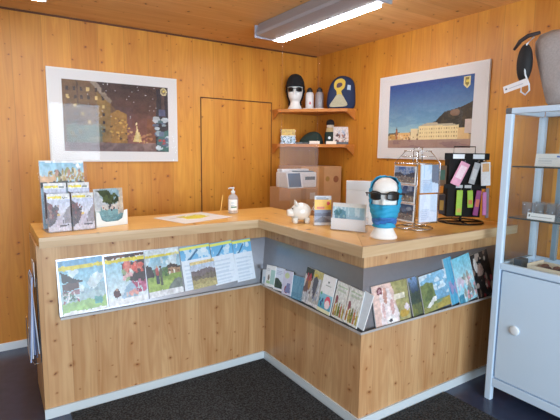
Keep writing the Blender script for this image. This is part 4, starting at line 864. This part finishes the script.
# piggy bank
Tg = thing('piggy_bank', 'white ceramic piggy bank with pale pattern on the counter', 'piggy bank', (-1.277, -1.515, zt), math.radians(-28)); Tg.scale = (1.13, 1.13, 1.13)
pgm = mat('white_ceramic', (232, 230, 222), .2, coat=1, var=.08, bscale=18)
bm = bmesh.new(); bmesh.ops.create_uvsphere(bm, u_segments=32, v_segments=20, radius=1)
for v in bm.verts:
    v.co = Vector((v.co.x*.064, v.co.y*.054, v.co.z*.054+.070))
finish('body', bm, pgm, Tg, True)
bm = lathe([(.001, 0), (.019, 0), (.022, .006), (.026, .03), (.03, .05)], 20); o = finish('snout', bm, pgm, Tg, True); o.matrix_basis = Matrix.Translation((-.085, -.012, .062)) @ Euler((0, PI/2, math.radians(10))).to_matrix().to_4x4()
for sy in (-.026, .018):
    bm = bmesh.new(); bmesh.ops.create_cone(bm, segments=12, radius1=.014, radius2=.002, depth=.03, cap_ends=True); o = finish('ear', bm, pgm, Tg, True); o.location = (-.034, sy, .125); o.rotation_euler = (.2 if sy < 0 else -.2, -.3, 0)
for sx in (-.036, .036):
    for sy in (-.026, .026): finish('foot', lathe([(.014, 0), (.016, .004), (.018, .035)], 14, None, sx, sy), pgm, Tg, True)
finish('tail', tube([(.062, 0, .075), (.072, .006, .083), (.078, 0, .09), (.072, -.006, .094)], .003, None, 6), pgm, Tg, True)
for sy in (-.022, .006): 
    bm = bmesh.new(); bmesh.ops.create_uvsphere(bm, u_segments=10, v_segments=8, radius=.004); o = finish('eye', bm, M_black, Tg, True); o.location = (-.055, sy-.008, .090)
# yellow/blue leaflet in a holder
th3 = thing('leaflet_holder', 'clear leaflet holder between piggy bank and the wide holder', 'holder', (-1.215, -1.675, zt), math.radians(-28))
finish('holder_body', holder_bm(.125, .16, .03, .06), M_clear, th3)
q = P(30, 46, (236, 190, 50), 151); q.rect(0, 1, 0, .52, (120, 140, 170)); q.rect(0, 1, .86, 1, (196, 200, 206)); q.lines(.1, .9, .88, .98, 2, (80, 90, 110), .8); q.rect(0, 1, .52, .86, (240, 190, 30)); q.ell(.82, .74, .1, .07, (214, 70, 50)); q.rect(.15, .6, .55, .62, (214, 90, 40), .8); q.hills(.4, .05, (90, 100, 130), 3, lo=.0); q.mix((q.V < .3), (150, 166, 190), .8); q.poly([(0, .15), (.5, .3), (1, .15), (1, .05), (0, .05)], (100, 104, 120)); q.rect(0, 1, .0, .08, (214, 220, 226)); q.grit(8)
topsheet(th3, 'leaflet', 'yellow and slate blue leaflet in holder right of the piggy bank', q, .112, .195, (0, -.02, .004))
# wide holder with two pale blue leaflets
th4 = thing('leaflet_holder', 'wide clear holder with milky front left of the display head', 'holder', (-1.185, -1.915, zt), math.radians(-62))
finish('holder_body', holder_bm(.235, .165, .04, .10), M_clear, th4)
finish('white_front_card', bx(-.112, .112, -.0385, -.0375, .004, .076), M_paper, th4)
def bluecard(seed, dark):
    q = P(26, 34, (200, 222, 232), seed); q.rect(0, 1, .85, 1, (224, 226, 222)); q.mix((q.noise(6, 2) > .5) & (q.V < .85), (150, 190, 206), .8)
    if dark: q.poly([(.2, .2), (.1, .7), (.4, .8), (.8, .7), (.9, .3)], (96, 146, 166)); q.blobs(8, .1, .9, .3, .75, .08, [(70, 120, 130), (150, 190, 190)])
    return q.grit(8)
topsheet(th4, 'leaflet', 'teal patterned leaflet, left in the wide clear holder', bluecard(161, 1), .108, .168, (-.056, -.03, .004))
topsheet(th4, 'leaflet', 'pale blue striped leaflet, right in the wide clear holder', bluecard(162, 0), .108, .168, (.052, -.03, .004))

# postcard rack ----------------------------------------------------------
rx0, ry0 = -.755, -2.06
Tr = thing('postcard_rack', 'revolving wire postcard rack with clear pockets beside the display head', 'rack', (rx0, ry0, zt), math.radians(-4))
bm = tube(arc(0, 0, .006, .115), .0045, None, 8, True); tube([(-.115, 0, .006), (.115, 0, .006)], .004, bm); tube([(0, -.115, .006), (0, .115, .006)], .004, bm)
finish('base_ring', bm, M_chrome, Tr, True)
finish('post', tube([(0, 0, .006), (0, 0, .49)], .006, None, 10), M_chrome, Tr, True)
bm = bmesh.new(); a = .098
for z in (.045, .42):
    tube([(-a, -a, z), (a, -a, z), (a, a, z), (-a, a, z)], .003, bm, 6, True); tube([(-a, -a, z), (a, a, z)], .003, bm, 6); tube([(a, -a, z), (-a, a, z)], .003, bm, 6)
for sx in (-a, a):
    for sy in (-a, a): tube([(sx, sy, .04), (sx, sy, .425), (sx*.55, sy*.55, .50)], .003, bm, 6)
tube([(-.04, 0, .43), (-.035, 0, .52), (.035, 0, .52), (.04, 0, .43)], .003, bm, 6); tube([(0, -.04, .43), (0, -.035, .52), (0, .035, .52), (0, .04, .43)], .003, bm, 6)
tube(arc(0, 0, .50, .085), .0028, bm, 6, True); tube(arc(0, 0, .465, .10), .0022, bm, 6, True)
finish('wire_frame', bm, M_chrome, Tr, True)
for k in range(3):
    z = .052+.118*k
    finish('card_pocket', bx(-a-.0225, -a-.0205, -.085, .085, z, z+.06), M_clear, Tr)
for k in range(2): finish('brochure_pocket', bx(-.085, .085, -a-.024, -a-.022, .052+.19*k, .052+.19*k+.08), M_clear, Tr)
def pc(seed, roof, sky=(60, 90, 150)):
    q = Pic(36, 24, (232, 234, 236), seed); q.grad(.08, .94, (150, 170, 196), sky, .04, .96); q.mix((q.noise(4, 3) > .55) & (q.V > .6) & (q.V < .94) & (q.U > .04) & (q.U < .96), (196, 206, 220), .6)
    q.poly([(.04, .3), (.04, .6), (.3, .66), (.5, .5), (.96, .7), (.96, .3)], (70, 80, 100)); q.rect(.04, .96, .08, .42, (130, 124, 120)); q.blobs(34, .06, .94, .12, .46, .035, [roof, (206, 190, 160), (60, 60, 74), (226, 220, 210), (120, 96, 90)]); return q.grit(10)
Trm = Tr.matrix_basis
for k, (lab, roof, sky) in enumerate((('postcard of a town by water, lowest on the revolving rack', (150, 90, 70), (56, 84, 130)), ('postcard of a town at dusk, middle of the revolving rack', (176, 140, 60), (40, 70, 130)), ('postcard of roofs under mountains, topmost on the revolving rack', (190, 150, 110), (60, 110, 190)))):
    o = sheet('postcard', pc(171+k, roof, sky), .184, .114, .006)
    o.matrix_world = Trm @ Matrix.Translation((-a-.0125, 0, .055+.118*k)) @ Matrix.Rotation(-PI/2, 4, 'Z') @ Matrix.Rotation(-.04, 4, 'X'); tag(o, lab, 'postcard')
for k, (lab, c) in enumerate((('pale blue brochure, lower one on the right side of postcard rack', (206, 220, 238)), ('light blue brochure, upper one on the right side of postcard rack', (176, 206, 232)))):
    q = Pic(20, 30, c, 181+k); q.mix((q.noise(3, 1) > .5), (220, 232, 244), .6); q.poly([(.6, .4), (.6, 1), (1, 1), (1, .3)], (84, 92, 110) if k else (190, 210, 232), .8); q.lines(.1, .55, .1, .5, 6, (160, 180, 210), .5); q.grit(6)
    o = sheet('brochure', q, .155, .175, .008); o.matrix_world = Trm @ Matrix.Translation((0, -a-.014, .056+.185*k)) @ Matrix.Rotation(-.02, 4, 'X'); tag(o, lab, 'brochure')

# black spinner with hanging goods ---------------------------------------
sx0, sy0 = -.262, -2.055
Ts = thing('spinner_stand', 'black revolving counter stand hung with small goods near the cabinet', 'rack', (sx0, sy0, zt), math.radians(-36)); Ts.scale = (.92, .92, 1.0)
bm = tube(arc(0, 0, .007, .165), .006, None, 8, True); tube([(-.165, 0, .007), (.165, 0, .007)], .005, bm); tube([(0, -.165, .007), (0, .165, .007)], .005, bm)
finish('base_ring', bm, M_wireb, Ts, True)
finish('post', tube([(0, 0, .007), (0, 0, .05)], .01, None, 12), M_wireb, Ts, True)
finish('peg_panel', bx(-.125, .125, -.055, -.045, .045, .465), mat('black_panel', (11, 12, 13), .85), Ts); finish('peg_panel', bx(-.125, .125, .045, .055, .045, .465), mat('black_panel'), Ts)
finish('side_panel', bx(-.125, -.115, -.045, .045, .045, .465), mat('black_panel'), Ts); finish('side_panel', bx(.115, .125, -.045, .045, .045, .465), mat('black_panel'), Ts)
hb1 = finish('header_bar', bx(-.165, .165, -.064, -.0552, .445, .49, bev=.003), mat('black_panel'), Ts); hb2 = finish('header_bar', bx(-.155, .155, -.064, -.0552, .245, .275, bev=.002), mat('black_panel'), Ts)
finish('carry_handle', tube([(-.08, 0, .46), (-.08, 0, .535), (.08, 0, .535), (.08, 0, .46)], .004, None, 8), M_wireb, Ts)
for k, x in enumerate((-.062, .085)): finish('white_label', bx(x-.042, x+.042, -.0655, -.0642, .452, .483), M_white, hb1)
for k, x in enumerate((-.045, .02)): finish('white_label', bx(x-.025, x+.025, -.0655, -.0642, .250, .270), mat('pale_grey_label', (190, 196, 200), .5), hb2)
for x, z in ((-.03, .43), (.07, .43), (.12, .43), (-.045, .24), (.03, .24), (.105, .24)): finish('hook', tube([(x, -.055, z), (x, -.11, z+.003), (x, -.112, z+.012)], .002, None, 6), M_chrome, Ts)
for z in (.40, .20): 
    for y in (-.03, .03):
        for sg in (-1, 1): finish('hook', tube([(sg*.125, y, z), (sg*.20, y, z+.003)], .002, None, 6), M_chrome, Ts)
Sm = Ts.matrix_basis
def hang(name, label, cat, x, z, y, w_, h_, col, rot=0, t_=.01, second=None, rz=0):
    """a hanging packet with header card"""
    t = thing(name, label, cat, (0, 0, 0)); t.matrix_basis = Sm @ Matrix.Translation((x, y, z)) @ Matrix.Rotation(rz, 4, 'Z') @ Matrix.Rotation(rot, 4, 'Y')
    finish('body', bx(-w_/2, w_/2, -t_/2, t_/2, -h_, -.0, bev=min(t_, w_)*.3), mat(name+'_'+label.split()[0]+'_fabric', col, .5, var=.15, bscale=60), t)
    if second: 
        f0, f1, c2 = second; finish('front_print', bx(-w_/2*.7, w_/2*.7, -t_/2-.0012, -t_/2-.0002, -h_*f1, -h_*f0), mat(name+'_'+label.split()[0]+'_print', c2, .5, var=.2, bscale=80), t)
    finish('hanging_loop', tube([(0, 0, -.002), (.006, 0, .008), (0, 0, .014), (-.006, 0, .008)], .0012, None, 6, True), M_black, t)
    return t
hang('packet', 'pink wrapped packet hanging at an angle at the top of black stand', 'packet', -.015, .425, -.085, .070, .17, (226, 160, 190), math.radians(24), second=(.15, .7, (240, 214, 226)))
hang('packet', 'silver grey packet hanging beside the white card on black stand', 'packet', .075, .425, -.078, .045, .15, (176, 182, 188), math.radians(14), second=(.3, .8, (206, 210, 214)))
hang('card_pack', 'white card with orange patch hanging top right on black stand', 'card', .125, .43, -.096, .068, .16, (230, 232, 236), math.radians(-4), .006, second=(.05, .4, (226, 176, 120)))
hang('key_strap', 'lime green key strap hanging on the black stand, longer one', 'strap', -.045, .235, -.082, .044, .175, (150, 196, 40), 0, second=(.72, .88, (196, 160, 60)))
hang('key_strap', 'bright green key strap hanging on the black stand, shorter one', 'strap', .03, .235, -.082, .040, .12, (154, 200, 44), math.radians(-4), second=(.55, .8, (206, 120, 60)))
hang('purse_strap', 'purple strap hanging lower right on the black stand', 'strap', .098, .235, -.082, .038, .175, (150, 50, 130), math.radians(6), second=(.35, .65, (214, 110, 90)))
hang('purse_strap', 'magenta strap hanging right of the purple strap on the stand', 'strap', .132, .225, -.096, .028, .16, (206, 120, 190), math.radians(-3))
hang('packet', 'clear grey packet at the far right of the black stand, lower', 'packet', .168, .25, -.055, .034, .21, (140, 136, 150), math.radians(-4), rz=.6)
hang('packet', 'translucent grey packet at the far right of the black stand, upper', 'packet', .165, .43, .0, .034, .12, (170, 172, 178), 0, rz=.6)
hang('charm_pack', 'brown charm packet on the left side of the black stand, upper', 'charm', -.16, .40, -.03, .05, .14, (104, 84, 66), 0, second=(.2, .7, (60, 100, 90)), rz=-.7)
hang('charm_pack', 'olive charm packet behind the upper one on the stand left side', 'charm', -.185, .38, .03, .045, .13, (96, 110, 74), 0, second=(.3, .8, (176, 140, 90)), rz=-.7)
hang('charm_pack', 'dark charm packet on the left side of the black stand, lower', 'charm', -.155, .20, -.03, .045, .14, (50, 46, 50), 0, second=(.3, .8, (150, 120, 60)), rz=-.7)
hang('charm_pack', 'wine charm packet on the left side of the black stand, lowest', 'charm', -.18, .195, .03, .04, .13, (120, 60, 84), 0, second=(.2, .6, (60, 60, 70)), rz=-.7)
